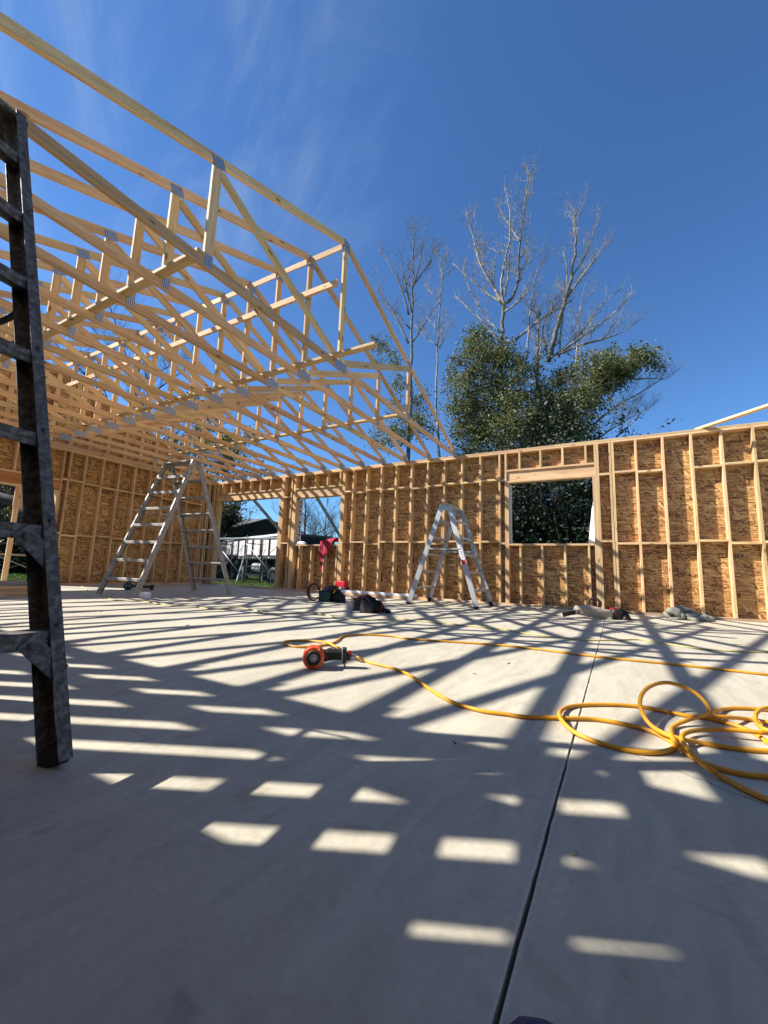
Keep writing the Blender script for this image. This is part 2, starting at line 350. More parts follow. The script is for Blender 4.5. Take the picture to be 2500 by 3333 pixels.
ORANGE = plain('orange_plastic', (.72, .085, .012), .38, 0, .1, 22)
YELPL = plain('yellow_plastic', (.75, .38, .01), .4)
HOSE = plain('yellow_rubber_hose', (.75, .335, .014), .52, 0, .2, 7)
CORD = plain('pale_yellow_cord', (.62, .50, .17), .6, 0, .1, 6)
WHITE = plain('white_wrap', (.80, .80, .80), .55, 0, .04, 5)
WHITEP = plain('dirty_white_paint', (.72, .68, .63), .6, 0, .28, 3.5, .1)
FLEECE = plain('grey_green_fleece', (.25, .25, .195), .95, 0, .35, 6, .3)
GREYPL = plain('grey_fibreglass', (.33, .34, .35), .5, 0, .1)
INK = plain('black_ink', (.03, .018, .012), .8, 0, .3)
DARKWALL = plain('dark_metal_siding', (.012, .013, .012), .6, 0, .1)
SHINGLE = plain('grey_shingle', (.10, .105, .11), .85, 0, .2, 6)
RUST = plain('rusty_steel', (.16, .05, .02), .8, .2, .3, 8)
SHOE = plain('navy_knit', (.035, .04, .10), .85, 0, .2, 60, .4)
BARK = plain('grey_bark', (.17, .15, .125), .9, 0, .35, 6, .5)
BARK_PALE = plain('pale_dead_bark', (.30, .27, .23), .9, 0, .45, 4, .5)
BARK_DK = plain('dark_bark', (.038, .032, .027), .9, 0, .3, 5, .5)
SOIL = plain('sill_dark_wood', (.16, .085, .04), .8, 0, .25, 8)

def leaf_mat(name, c1, c2, c3, trans=.25):
    m, nt, b, N, L = mat_new(name)
    g = N('ShaderNodeNewGeometry'); r = ramp(N, [(0, c1), (.55, c2), (1, c3)]); L(g.outputs['Random Per Island'], r.inputs[0]); L(r.outputs[0], b.inputs['Base Color'])
    b.inputs['Roughness'].default_value = .55; b.inputs['Specular IOR Level'].default_value = .35
    tr = N('ShaderNodeBsdfTranslucent'); L(r.outputs[0], tr.inputs[0]); mx = N('ShaderNodeMixShader'); mx.inputs[0].default_value = trans
    L(b.outputs[0], mx.inputs[1]); L(tr.outputs[0], mx.inputs[2]); L(mx.outputs[0], nt.nodes['Material Output'].inputs[0])
    return m
LEAF_G = leaf_mat('green_leaves', (.058, .072, .020), (.115, .130, .036), (.27, .25, .11), .35)
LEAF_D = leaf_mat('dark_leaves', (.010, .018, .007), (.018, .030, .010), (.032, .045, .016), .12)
LEAF_Y = leaf_mat('yellowing_leaves', (.10, .11, .02), (.20, .16, .03), (.30, .20, .04), .35)
GRASSM = leaf_mat('grass_blades', (.05, .095, .012), (.085, .15, .02), (.15, .20, .04), .2)

def ground_mat():
    m, nt, b, N, L = mat_new('lawn')
    tc = N('ShaderNodeTexCoord'); n = N('ShaderNodeTexNoise'); n.inputs['Scale'].default_value = .8; n.inputs['Detail'].default_value = 10; L(tc.outputs['Object'], n.inputs['Vector'])
    r = ramp(N, [(.3, (.045, .065, .018)), (.5, (.075, .125, .02)), (.75, (.13, .17, .04))]); L(n.outputs[0], r.inputs[0]); L(r.outputs[0], b.inputs['Base Color']); b.inputs['Roughness'].default_value = .9
    return m
LAWN = ground_mat()

# ================================================================== SETTING
GZ = -0.20
me = bpy.data.meshes.new('ground'); S = 900
me.from_pydata([(-S, -S, 0), (S, -S, 0), (S, S, 0), (-S, S, 0)], [], [(0, 1, 2, 3)])
structure(obj('ground', me, LAWN, Matrix.Translation((0, 0, GZ))))

# concrete slab: two pours parted by a saw-cut joint
SX0, SX1, SY0, SY1 = -11.21, 9.0, -8.87, 0.17
slab = structure(obj('concrete_slab', None, None, Matrix.Translation((-1, -4, 0))))
jr = random.Random(3)
def joint_x(y): return -0.168 + (-0.045)*(y+5.0)/6.0*0.55
def slab_part(name, side):
    half = .0036; ys = np.arange(SY0, SY1+1e-6, .04); ys[-1] = SY1
    edge = [(joint_x(y)+side*(half+jr.uniform(-.0009, .0011)+(.004 if jr.random() < .025 else 0)), float(y)) for y in ys]
    outer = SX0 if side < 0 else SX1
    V = []; Fc = []; n = len(edge)
    for z in (0, -.3):
        V += [(x, y, z) for x, y in edge] + [(outer, y, z) for x, y in edge]
    for i in range(n-1):
        a = [(i, i+1, n+i+1, n+i), (2*n+i, 2*n+i+1, 3*n+i+1, 3*n+i), (i, i+1, 2*n+i+1, 2*n+i), (n+i, n+i+1, 3*n+i+1, 3*n+i)]
        Fc += a
    Fc += [(0, n, 3*n, 2*n), (n-1, 2*n-1, 4*n-1, 3*n-1)]
    o = mesh_obj(name, V, Fc, CONC, slab, (0, 0, 0))
    bm = bmesh.new(); bm.from_mesh(o.data); bmesh.ops.recalc_face_normals(bm, faces=bm.faces); bm.to_mesh(o.data); bm.free()
    return o
slab_part('slab_panel', -1); slab_part('slab_panel', 1)
# joint floor (dark grit) and a hairline crack that leaves the joint
mesh_obj('joint_filler', [(joint_x(SY0)-.004, SY0, -.028), (joint_x(SY0)+.004, SY0, -.028), (joint_x(SY1)+.004, SY1, -.028), (joint_x(SY1)-.004, SY1, -.028)], [(0, 1, 2, 3)], BLACK, slab, (0, 0, 0))
Z3 = zoomed(1700, 1900, .4822)
Z4 = zoomed(2050, 2150, .27125)
V = []; Fc = []
cpts = [(0, 1105), (130, 1160), (260, 1210), (400, 1262), (520, 1310), (600, 1330), (750, 1395), (900, 1440), (1080, 1520), (1250, 1590), (1450, 1660), (1659, 1740), (1900, 1830)]
cps = spline([onZ(*Z4(*p), .0006) for p in cpts], 6)
for i, p in enumerate(cps):
    wd = .0011*(.6+.8*jr.random())*(1 if i > 20 else .7); p = p+Vector((jr.uniform(-.001, .001), jr.uniform(-.001, .001), 0)); V += [p+Vector((.4*wd, .9*wd, 0)), p-Vector((.4*wd, .9*wd, 0))]
for i in range(len(cps)-1): Fc.append((2*i, 2*i+1, 2*i+3, 2*i+2))
mesh_obj('hairline_crack', V, Fc, BLACK, slab, (0, 0, 0))

# ------------------------------------------------------------------ walls
HW = 3.16; T = .038; D6 = .14
def osb_sheets(parent, rects, holes, place, mat=OSB, name='osb_sheet'):
    """rects (u0,u1,z0,z1) minus holes; place(u, depth, z) -> world"""
    for (u0, u1, z0, z1) in rects:
        pieces = [(u0, u1, z0, z1)]
        for (a, b, c, d) in holes:
            nxt = []
            for (p, q_, r_, s_) in pieces:
                if b <= p or a >= q_ or d <= r_ or c >= s_: nxt.append((p, q_, r_, s_)); continue
                if p < a: nxt.append((p, a, r_, s_))
                if b < q_: nxt.append((b, q_, r_, s_))
                lo, hi = max(p, a), min(q_, b)
                if r_ < c: nxt.append((lo, hi, r_, c))
                if d < s_: nxt.append((lo, hi, d, s_))
            pieces = nxt
        if not pieces: continue
        V = []; Fc = []
        for (p, q_, r_, s_) in pieces:
            b = len(V)
            for dep in (0, .011):
                V += [place(p, dep, r_), place(q_, dep, r_), place(q_, dep, s_), place(p, dep, s_)]
            Fc += [(b, b+1, b+2, b+3), (b+4, b+7, b+6, b+5), (b, b+4, b+5, b+1), (b+1, b+5, b+6, b+2), (b+2, b+6, b+7, b+3), (b+3, b+7, b+4, b)]
        # object local X must run along the wall for the strand direction
        o = Vector(place((u0+u1)/2, 0, z0)); ux = Vector(place(1, 0, 0))-Vector(place(0, 0, 0)); uy = Vector((0, 0, 1)).cross(ux)
        M = Matrix(((ux.x, uy.x, 0, o.x), (ux.y, uy.y, 0, o.y), (0, 0, 1, o.z), (0, 0, 0, 1))); Mi = M.inverted()
        me = bpy.data.meshes.new(name); me.from_pydata([tuple(Mi @ Vector(v)) for v in V], [], Fc); me.update()
        bm = bmesh.new(); bm.from_mesh(me); bmesh.ops.recalc_face_normals(bm, faces=bm.faces); bm.to_mesh(me); bm.free()
        yield obj(name, me, mat, M, parent), pieces

def text_mesh(body, size, ext=.0):
    cu = bpy.data.curves.new('txt', 'FONT'); cu.body = body; cu.size = size; cu.extrude = ext; cu.align_x = 'CENTER'; cu.align_y = 'CENTER'
    t = bpy.data.objects.new('txt', cu); COL.objects.link(t); dg = bpy.context.evaluated_depsgraph_get(); dg.update()
    me = bpy.data.meshes.new_from_object(t.evaluated_get(dg)); bpy.data.objects.remove(t); return me
STAMP = text_mesh('TOLKO', .10, .0004); STAMP.materials.append(INK)
STAMP2 = text_mesh('|', .13, .0004); STAMP2.materials.append(INK)

# ---- long wall with the windows (inner faces of the studs on Y = 0)
WX0, WX1 = -11.04-D6, 8.6
lw = thing('stud_wall', 'long pine stud wall sheathed in strand board with two window openings', 'wall', (-3, .07, 0))
P1 = (-1.885, -.345); P2 = (-7.57, -6.085); DR = (-10.72, -8.175)     # window, window, wide door opening
holes = [(P1[0]+.0, P1[1]-.0, 1.21, 2.46), (P2[0], P2[1], 1.20, 2.46), (DR[0], DR[1], -.05, 2.53)]
def LW(u, d, z): return (u, D6+.001+d, z)
rects = []
x = -11.20
while x < 8.6:
    rects.append((x+.0015, min(x+1.2192, 8.62)-.0015, -.06, 1.953)); x += 1.2192
x = -11.20+.6096; rects.append((-11.20, x-.0015, 1.957, 3.16))
while x < 8.6:
    rects.append((x+.0015, min(x+1.2192, 8.62)-.0015, 1.957, 3.16)); x += 1.2192
stampr = random.Random(5)
for o, pieces in osb_sheets(lw, rects, holes, LW):
    for (a, b, c, d) in pieces:
        for zt in (1.0, 2.97):
            if c+.08 < zt < d-.08 and b-a > .35:
                x = a+stampr.uniform(.1, .3)
                while x < b-.2:
                    if a+.22 < x < b-.22:
                        M = Matrix.Translation((x, D6-.0006, zt+stampr.uniform(-.03, .03))) @ Matrix.Rotation(math.pi/2, 4, 'X')
                        obj('stamp', STAMP if stampr.random() < .62 else STAMP2, None, M, o)
                    x += stampr.uniform(.38, .55)
list(osb_sheets(lw, [(-11.2, 8.6, -.055, 3.155)], holes, lambda u, d, z: (u, D6+.0145+d*.15, z), WHITE, 'house_wrap_layer'))
def stud_lw(x, z0=T, z1=HW-2*T, mat=PINE, name='stud', y0=0.0, y1=D6):
    return box(name, (x, y0, z0), (x+T, y1, z1), mat, lw)
rw = random.Random(11)
# plates
box('bottom_plate', (WX0, .001, 0), (DR[0]-.001, D6, T-.0006), PINE2, lw)
box('bottom_plate', (DR[1]+.001, .001, 0), (-.022, D6, T-.0006), PINE2, lw); box('bottom_plate', (-.018, .001, 0), (WX1, D6, T-.0006), PINE2, lw)
for i, (a, b) in enumerate([(WX0, -7.3), (-7.298, -3.1), (-3.098, -.022), (-.018, 3.6), (3.602, WX1)]):
    box('top_plate', (a, 0, HW-2*T+.0006), (b, D6, HW-T-.0004), PINE, lw)
for i, (a, b) in enumerate([(WX0, -9.0), (-8.998, -4.9), (-4.898, -1.0), (-.998, 2.4), (2.402, WX1)]):
    box('top_plate', (a, -.001, HW-T), (b, D6-.001, HW), PINE, lw)
grid = [-2.09+.4064*k for k in range(-22, 27)]
packs = []                     # full height studs
def open_frame(x0, x1, z0, z1, hz0, hz1, nl, nr, sill=True):
    # kings and jacks
    for k in range(nl):
        stud_lw(x0-T*(k+1)-.001*k, z1=(hz0-.0005 if k == 0 else HW-2*T)); packs.append(x0-T*(k+1))
    for k in range(nr):
        stud_lw(x1+T*k+.001*k, z1=(hz0-.0005 if k == 0 else HW-2*T)); packs.append(x1+T*k)
    a, b = x0-T, x1+T
    box('header_plate', (a, 0, hz0), (b, D6, hz0+T-.0006), PINE, lw)
    box('header', (a, .028, hz0+T), (b, .108, hz1-T-.0006), PINE, lw)
    box('header_plate', (a, 0, hz1-T), (b, D6, hz1), PINE, lw)
    if sill: box('sill_plate', (x0, -.002, z0-T), (x1, D6, z0), PINE, lw)
    for g in grid:
        if x0+.03 < g < x1-.06:
            box('cripple_stud', (g, 0, hz1+.0005), (g+T, D6, HW-2*T), PINE, lw)
            if sill: box('cripple_stud', (g, 0, T), (g+T, D6, z0-T-.0005), PINE, lw)
open_frame(P1[0], P1[1], 1.21, 2.46, 2.46, 2.735, 2, 3)
open_frame(P2[0], P2[1], 1.20, 2.46, 2.46, 2.735, 3, 3)
open_frame(DR[0], DR[1], 0, 2.53, 2.53, 2.77, 3, 4, sill=False)
for xx in (-11.04, -10.96): stud_lw(xx)                     # corner pack
singles = [g for g in grid if not any(a-.16 < g < b+.13 for a, b in (P1, P2, DR)) and g > -10.7]
singles += [-2.09+.0] if -2.09 not in singles else []
singles = sorted(set(round(s, 4) for s in singles if not (-.12 < s < .02)))
singles += [-.062, -.0165]
singles = sorted(singles)
for s in singles: stud_lw(s)
allst = sorted(singles + packs)
missing = {(2, round(.7554, 1))}
for a, b in zip(allst[:-1], allst[1:]):
    gap = b-(a+T)
    if gap < .08: continue
    if any(o0-.02 < a+.06 < o1 for o0, o1 in (P1, P2, DR)): continue
    for row, z in enumerate((1.215, 2.50)):
        if row == 1 and .70 < a < .80: continue
        zz = z + rw.choice((-.022, .0, .022)) + rw.uniform(-.006, .006)
        box('blocking', (a+T+.0004, .0, zz), (b-.0004, D6, zz+T), PINE, lw)

# ---- gable end wall on the left (inner faces on X = XL)
XL = -11.04
gw = thing('gable_wall', 'end stud wall of dark strand board with triangular gable and wide opening', 'wall', (XL-.07, -4.4, 0))
def GW(u, d, z): return (XL-D6-.001-d, u, z)
YB = -8.84
OP = [(-8.05, -4.10)]
gholes = [(-8.05, -4.10, -.06, 2.09)]
rects = []
y = -8.84
while y < .15:
    rects.append((y+.0015, min(y+1.2192, .15)-.0015, -.06, 1.953)); rects.append((max(-8.84, y-.6)+.0015, min(y+.6192, .15)-.0015, 1.957, 3.16)); y += 1.2192
for o, pieces in osb_sheets(gw, rects, gholes, GW):
    for (a, b, c, d) in pieces:
        for zt in (1.45, 2.3):
            if c+.08 < zt < d-.08 and b-a > .35:
                for x in np.arange(a+.3, b-.2, .45):
                    M = Matrix.Translation((XL-D6+.0006, x, zt)) @ Matrix.Rotation(math.pi/2, 4, 'Z') @ Matrix.Rotation(math.pi/2, 4, 'X')
                    obj('stamp', STAMP if stampr.random() < .6 else STAMP2, None, M, o)
def gstud(y, z0=T, z1=HW-2*T, name='stud', mat=PINE): return box(name, (XL-D6, y, z0), (XL, y+T, z1), mat, gw)
box('bottom_plate', (XL-D6, -4.10, 0), (XL-.001, -.001, T-.0006), PINE2, gw); box('bottom_plate', (XL-D6, YB, 0), (XL-.001, -8.05, T-.0006), PINE2, gw)
box('top_plate', (XL-D6, YB, HW-2*T+.0006), (XL, -.001, HW-T-.0004), PINE, gw); box('top_plate', (XL-D6+.001, YB, HW-T), (XL+.001, -.001, HW), PINE, gw)
gs = [-.36, -.865, -1.245, -1.64, -2.03, -2.43, -2.83, -3.22, -3.61, -3.93]
for y in gs: gstud(y)
gstud(-.285); gstud(-.10); gstud(-.16)
for y in (-4.10+.001, -4.062+.002): gstud(y, z1=(2.09-.0005 if y < -4.08 else HW-2*T))
for y in (-8.05-T, -8.05-2*T-.001, -8.5): gstud(y, z1=(2.09-.0005 if y > -8.1 else HW-2*T))
gl = sorted(gs+[-4.0605])
for a, b in zip(gl[:-1], gl[1:]):
    if b-a-T < .08: continue
    for z in (1.13, 2.38):
        zz = z+rw.choice((-.02, 0, .02)); box('blocking', (XL-D6, a+T+.0004, zz), (XL, b-.0004, zz+T), PINE, gw)
box('header_plate', (XL-D6, -8.05-T, 2.09), (XL, -4.10+T, 2.09+T-.0006), PINE, gw)
box('header', (XL-.118, -8.05-T, 2.09+T), (XL-.028, -4.10+T, 2.40-T-.0006), LVL, gw)
box('header_plate', (XL-D6, -8.05-T, 2.40-T), (XL, -4.10+T, 2.40), PINE, gw)
for k in range(9): box('cripple_stud', (XL-D6, -4.52-.4064*k, 2.4005), (XL, -4.52-.4064*k+T, HW-2*T), PINE, gw)
# doubled post standing in the opening
box('opening_post', (XL-.089, -4.80, 0), (XL-.05, -4.71, 2.0895), PINE, gw); box('opening_post', (XL-.049, -4.83, 1.62), (XL-.011, -4.69, 2.0895), PINE, gw)

# ---- bearing wall on the camera's side, lower course sheathed only
bw = thing('bearing_wall', 'open pine stud wall opposite the windows sheathed only along its lower half', 'wall', (-3, -8.77, 0))
BY0, BY1 = -8.835, -8.706
def BW(u, d, z): return (u, BY0-.012+d, z)
rects = []; x = -11.2
while x < 8.6: rects.append((x+.0015, min(x+1.2192, 8.6)-.0015, -.06, 1.953)); x += 1.2192
list(osb_sheets(bw, rects, [], BW))
box('bottom_plate', (XL, BY0, 0), (8.6, BY1, T-.0006), PINE2, bw)
box('top_plate', (XL, BY0, HW-2*T+.0006), (8.6, BY1, HW-T-.0004), PINE, bw); box('top_plate', (XL+.002, BY0+.001, HW-T), (8.6, BY1+.001, HW), PINE, bw)
SB = -3.34
bs = [SB+.4064*k for k in range(-18, 30)]
for s in bs: box('stud', (s, BY0, T), (s+T, BY1, HW-2*T), PINE, bw)
for a, b in zip(bs[:-1], bs[1:]):
    zz = 2.56+rw.choice((-.008, .008)); box('blocking', (a+T+.0004, BY0, zz), (b-.0004, BY1, zz+T), PINE, bw)

# ------------------------------------------------------------------ roof trusses
XT = -3.083; YP = -4.35; SL = .395; ZP = 5.06; D4 = .089
SLN = .365
def ztop(y): return ZP-(SL if y > YP else SLN)*abs(y-YP)
_rt = bpy.data.objects
def make_truss(gable=False):
    root = thing('roof_truss', '', 'truss', (XT, YP, HW))
    x = XT
    h0, h1 = .138, -8.838            # heels
    c = math.sqrt(1+SL*SL); off = D4/2*c
    # bottom chord in two spliced lengths
    box('bottom_chord', (x-T/2, YP+.001, HW), (x+T/2, h0, HW+D4), PINE, root); box('bottom_chord', (x-T/2, h1, HW), (x+T/2, YP-.001, HW+D4), PINE, root)
    # top chords (slightly thinner so that faces never coincide with the bottom chord's)
    box('heel_block', (x-T/2+.0015, h1+.01, HW+D4+.0005), (x+T/2-.0015, h1+.10, ztop(h1+.05)-D4*1.07-.004), PINE, root)
    for s, he in ((1, h0+.03), (-1, h1-.03)):
        p0 = Vector((x, YP+s*.002, ZP-off)); p1 = Vector((x, he, ztop(he)-off))
        beam('top_chord', p0, p1, T-.002, D4, PINE, root, up=(0, 0, 1))
    def web(ya, za, yb, zb, t=T-.004): return beam('web', (x, ya, za), (x, yb, zb), t, D4, PINE, root, up=(0, 1, 0) if abs(ya-yb) < .01 else (0, 0, 1))
    if not gable:
        for yv in (YP, YP+2.03, YP-2.03):
            web(yv, HW+D4+.001, yv, ztop(yv)-D4*c-.004)
        for s in (1, -1):
            web(YP+s*.10, HW+D4+.045, YP+s*1.99, ztop(YP+s*2.03)-D4*c-.05)
        def plate(y, z, ly, lz, rot=0.0):
            M = Matrix.Translation((x+T/2+.001, y, z)) @ Matrix.Rotation(rot, 4, 'X')
            obj('connector_plate', box_mesh(.0016, ly, lz, GALV, .0003), None, M, root)
        plate(YP, HW+.052, .25, .125); plate(YP, ZP-.10, .13, .16)
        for s in (1, -1):
            plate(YP+s*4.33, HW+.068, .17, .10); plate(YP+s*2.03, ztop(YP+s*2.03)-.075, .13, .10, -s*.376); plate(YP+s*2.03, HW+.075, .08, .12)
    else:
        for k in range(-10, 11):
            yv = YP+.4064*k
            if ztop(yv)-D4*c-(HW+D4) > .08: web(yv, HW+D4+.001, yv, ztop(yv)-D4*c-.004 - .02*(k != 0))
    return root
def copy_tree(o, parent=None):
    c = o.copy(); COL.objects.link(c); c.parent = parent; WM[c.name] = WM[o.name].copy()
    for ch in o.children: copy_tree(ch, c)
    return c
NT = 13
t0 = make_truss()
ords = ['first', 'second', 'third', 'fourth', 'fifth', 'sixth', 'seventh', 'eighth', 'ninth', 'tenth', 'eleventh', 'twelfth']
jt = random.Random(21)
TX = []
for k in range(NT):
    xx = XT-.6096*k
    r = t0 if k == 0 else copy_tree(t0)
    dx = 0 if k == 0 else jt.uniform(-.008, .008)
    r.matrix_basis = Matrix.Translation((xx+dx, YP, HW)); TX.append(xx+dx)
    n = NT-1-k
    r['label'] = 'outermost pine roof truss at the open end of the roof' if k == 0 else 'pine roof truss, %s one in from the sheathed gable end' % ords[n]
    r['group'] = 'pine roof trusses set in a row'
# fix label for the innermost numbering (12 trusses between the end truss and the gable)
XG = XL-.07
gt = make_truss(True); gt.matrix_basis = Matrix.Translation((XG, YP, HW)); gt.name = 'gable_truss'
tag(gt, 'studded gable truss backed with strand board on the end wall', 'truss')
WM['gable_truss'] = Matrix.Translation((XG, YP, HW))
for ch in list(gt.children):
    pass
for side in (1, -1):
    ys = [YP, YP+side*1.2192, YP+side*2.4384, YP+side*3.6576, YP+side*4.49]
    for a, b in zip(ys[:-1], ys[1:]):
        lo, hi = (a, b) if side > 0 else (b, a)
        lo += .0015; hi -= .0015
        X0 = XL-D6-.002
        V = [(X0, lo, HW+.003), (X0, hi, HW+.003), (X0, hi, ztop(hi)), (X0, lo, ztop(lo))]
        V += [(X0-.011, v[1], v[2]) for v in V]
        Fc = [(0, 1, 2, 3), (4, 7, 6, 5), (0, 4, 5, 1), (1, 5, 6, 2), (2, 6, 7, 3), (3, 7, 4, 0)]
        o_ = Vector((X0, (lo+hi)/2, HW)); M = Matrix.Translation(o_) @ Matrix.Rotation(math.pi/2, 4, 'Z'); Mi = M.inverted()
        me = bpy.data.meshes.new('osb_sheet'); me.from_pydata([tuple(Mi @ Vector(v)) for v in V], [], Fc); me.update()
        obj('osb_sheet', me, OSB, M, gt)

# ---- lateral braces
def brace(y, z, x0, x1, flat, label, name='lateral_brace'):
    wy, wz = (D4, T) if flat else (T, D4)
    b = beam(name, (x0, y, z), (x1, y, z), wy, wz, PINE, None); tag(b, label, 'brace'); return b
brace(YP-.16, HW+D4+T/2+.001, -8.0, -2.43, True, 'pine board laid flat on the bottom chords, its end jutting past the last truss')
brace(YP-.16, HW+D4+T/2+.001, XL+.02, -8.01, True, 'pine board laid flat on the middle of the bottom chords near the gable end')
brace(YP+2.03-.075, HW+D4+T/2+.001, XL+.02, -3.06, True, 'pine board laid flat on the bottom chords toward the window wall')
brace(YP-2.03-.075, HW+D4+T/2+.001, XL+.02, -3.06, True, 'pine board laid flat on the bottom chords away from the window wall')
brace(YP-.0445-.0215, 4.40, XL+.3, -3.14, False, 'pine board nailed on edge across the centre posts of the trusses')
for k in range(NT):
    a = TX[k]-T/2-.0005; b = (TX[k+1] if k+1 < NT else XG)+T/2+.0005
    o = box('ridge_block', (b, YP-.064, ZP-.175), (a, YP-.045-.0005, ZP-.085), PINE)
    tag(o, 'short pine block between truss peaks at the ridge, %s from the open end' % (ords+['last'])[k], 'block', 'ridge blocks between the truss peaks')

# ---- loose board lying across the wall top, its far end on a prop outside the view
pA = onZ(2275, 1396, HW+.0225); pB = pA+(onZ(2500, 1321, HW+.0225)-pA).normalized()*4.6
pA = pA + Vector((-.03, .03, 0))
tag(beam('loose_board', pA, pB, D4, T, PINE, None), 'loose pine board lying on the wall top and sticking out over the floor', 'board')
pp_ = pB-(pB-pA).normalized()*.25
prop = thing('prop_post', 'upright pine prop on a foot block under the loose board', 'post', (pp_.x, pp_.y, 0))
box('post', (pp_.x-.045, pp_.y-.045, T+.0005), (pp_.x+.045, pp_.y+.045, HW+.002), PINE, prop); box('foot', (pp_.x-.2, pp_.y-.07, 0), (pp_.x+.2, pp_.y+.07, T), PINE, prop)

# ---- outside braces of the long wall
R5 = zoomed(600, 1450, .42194); R6 = zoomed(1200, 1350, .48222); R4 = zoomed(0, 1350, .5425); R8 = zoomed(660, 1620, .14467); RN = zoomed(900, 1850, .27125)
for i, ((ax, ay), (bx, by), lab) in enumerate([((530, 412), (700, 612), 'dark board propped against the outside of the door opening'), ((1015, 388), (1175, 655), 'dark board propped against the outside of the window with the shirt')]):
    a = onY(*R5(ax, ay), .19); b = onX(*R5(bx, by), a.x); d = (b-a); e = a+d*((GZ+.04-a.z)/d.z)
    tag(beam('prop_board', a-d*.12, e, T, D4, GREYWOOD, None), lab, 'board')

# ---- house wrap flaps at the openings
V = [onY(*R6(1527, 505), .16), onY(*R6(1534, 868), .16), onY(*R6(1484, 872), .20), onY(*R6(1506, 640), .19)]
def sheet(name, quad, nu, nv, thick, mat, amp, label, cat, seed=0):
    q0, q1, q2, q3 = [Vector(v) for v in quad]; nrm = (q1-q0).cross(q3-q0).normalized(); V = []; Fc = []
    for j in range(nv+1):
        for i in range(nu+1):
            u, v = i/nu, j/nv; p = (q0*(1-u)+q1*u)*(1-v)+(q3*(1-u)+q2*u)*v
            V.append(p+nrm*(amp*mnoise.noise(Vector((u*3+seed, v*3, seed)))))
    n1 = len(V); V += [v-nrm*thick for v in V]
    for j in range(nv):
        for i in range(nu):
            a = j*(nu+1)+i; Fc.append((a, a+1, a+nu+2, a+nu+1)); Fc.append((n1+a, n1+a+nu+1, n1+a+nu+2, n1+a+1))
    o = mesh_obj(name, V, Fc, mat, None, smooth=True); return tag(o, label, cat)
sheet('house_wrap', V, 8, 4, .002, WHITE, .03, 'white house wrap flap hanging at the right jamb of the big window', 'house wrap')
wr = box('house_wrap', (P1[0]-.004, D6+.020, 1.21), (P1[0]+.03, D6+.023, 2.45), WHITE); tag(wr, 'narrow strip of white wrap along the left jamb of the big window', 'house wrap')
wl = thing('house_wrap', 'white wrap with black lettering folded on the window jamb near the shirt', 'house wrap', (P2[0]+.05, .2, 1.2))
box('wrap_sheet', (P2[0]-.01, D6+.020, 1.2), (P2[0]+.105, D6+.024, 2.44), WHITE, wl)
for k in range(9):
    z = 1.32+.115*k+(.10 if k > 4 else 0); wz = .05+.02*((k*7) % 3)
    box('print_mark', (P2[0]+.015+.012*(k % 3), D6+.0188, z), (P2[0]+.06+.008*((k*5) % 3), D6+.0194, z+wz), INK, wl, ch=.0001)
# white wrap bundle on the sill
def blob(name, c, r, mat, parent=None, amp=.25, freq=3.0, seed=0, n=(20, 12), flat=0.0):
    V = []; Fc = []; c = Vector(c); r = Vector(r); nu, nv = n
    for j in range(nv+1):
        th = math.pi*j/nv
        for i in range(nu):
            ph = 2*math.pi*i/nu; d = Vector((math.sin(th)*math.cos(ph), math.sin(th)*math.sin(ph), math.cos(th)))
            k = 1+amp*mnoise.fractal(d*freq+Vector((seed, seed*.7, 0)), 1.0, 2.0, 3)
            p = Vector((d.x*r.x*k, d.y*r.y*k, d.z*r.z*k))
            if p.z < -r.z*(1-flat): p.z = -r.z*(1-flat)
            V.append(c+p)
    for j in range(nv):
        for i in range(nu):
            i2 = (i+1) % nu; Fc.append((j*nu+i, (j+1)*nu+i, (j+1)*nu+i2, j*nu+i2))
    return mesh_obj(name, V, Fc, mat, parent, smooth=True)
c = onY(*R5(900, 740), .10)
tag(blob('plastic_bundle', (c.x, .10, 1.235), (.17, .06, .055), WHITE, None, .35, 3, 2, flat=.35), 'crumpled white plastic lying on the window sill', 'plastic')

# ---- red shirt draped over the sill
def shirt():
    V = []; Fc = []; nu, nv = 26, 30
    tl, trr = -6.62, -6.23
    for j in range(nv+1):
        v = j/nv
        for i in range(nu+1):
            u = i/nu
            x = tl+(trr-tl)*u
            if v < .3:
                k = v/.3; y = .16-.19*k; z = 1.245+.10*math.sin(k*math.pi)*(.5+.6*u)+.03
                x += .10*(1-k)
            else:
                k = (v-.3)/.7; ln = .40+.07*math.sin(u*5+.6)+(.30 if .16 < u < .36 else 0)-.10*(u > .8)
                z = 1.275-ln*k; y = -.035-.05*math.sin(k*2.2); x += -.03*k+(.5-u)*.05*k
            f = mnoise.noise(Vector((u*7, v*2.2, 4)))*.5+mnoise.noise(Vector((u*16, v*4, 9)))*.22
            V.append((x, y-abs(f)*.07, z+f*.02))
    n1 = len(V); V += [(a, b+.006, c_) for a, b, c_ in V]
    for j in range(nv):
        for i in range(nu):
            a = j*(nu+1)+i; Fc += [(a, a+1, a+nu+2, a+nu+1), (n1+a, n1+a+nu+1, n1+a+nu+2, n1+a+1)]
    for i in range(nu):
        Fc += [(i, n1+i, n1+i+1, i+1)]; a = nv*(nu+1)+i; Fc += [(a, a+1, n1+a+1, n1+a)]
    for j in range(nv):
        a = j*(nu+1); Fc += [(a, a+nu+1, n1+a+nu+1, n1+a)]; a += nu; Fc += [(a, n1+a, n1+a+nu+1, a+nu+1)]
    return mesh_obj('shirt', V, Fc, REDFAB, None, smooth=True)
tag(shirt(), 'dark red shirt draped over the window sill', 'shirt')

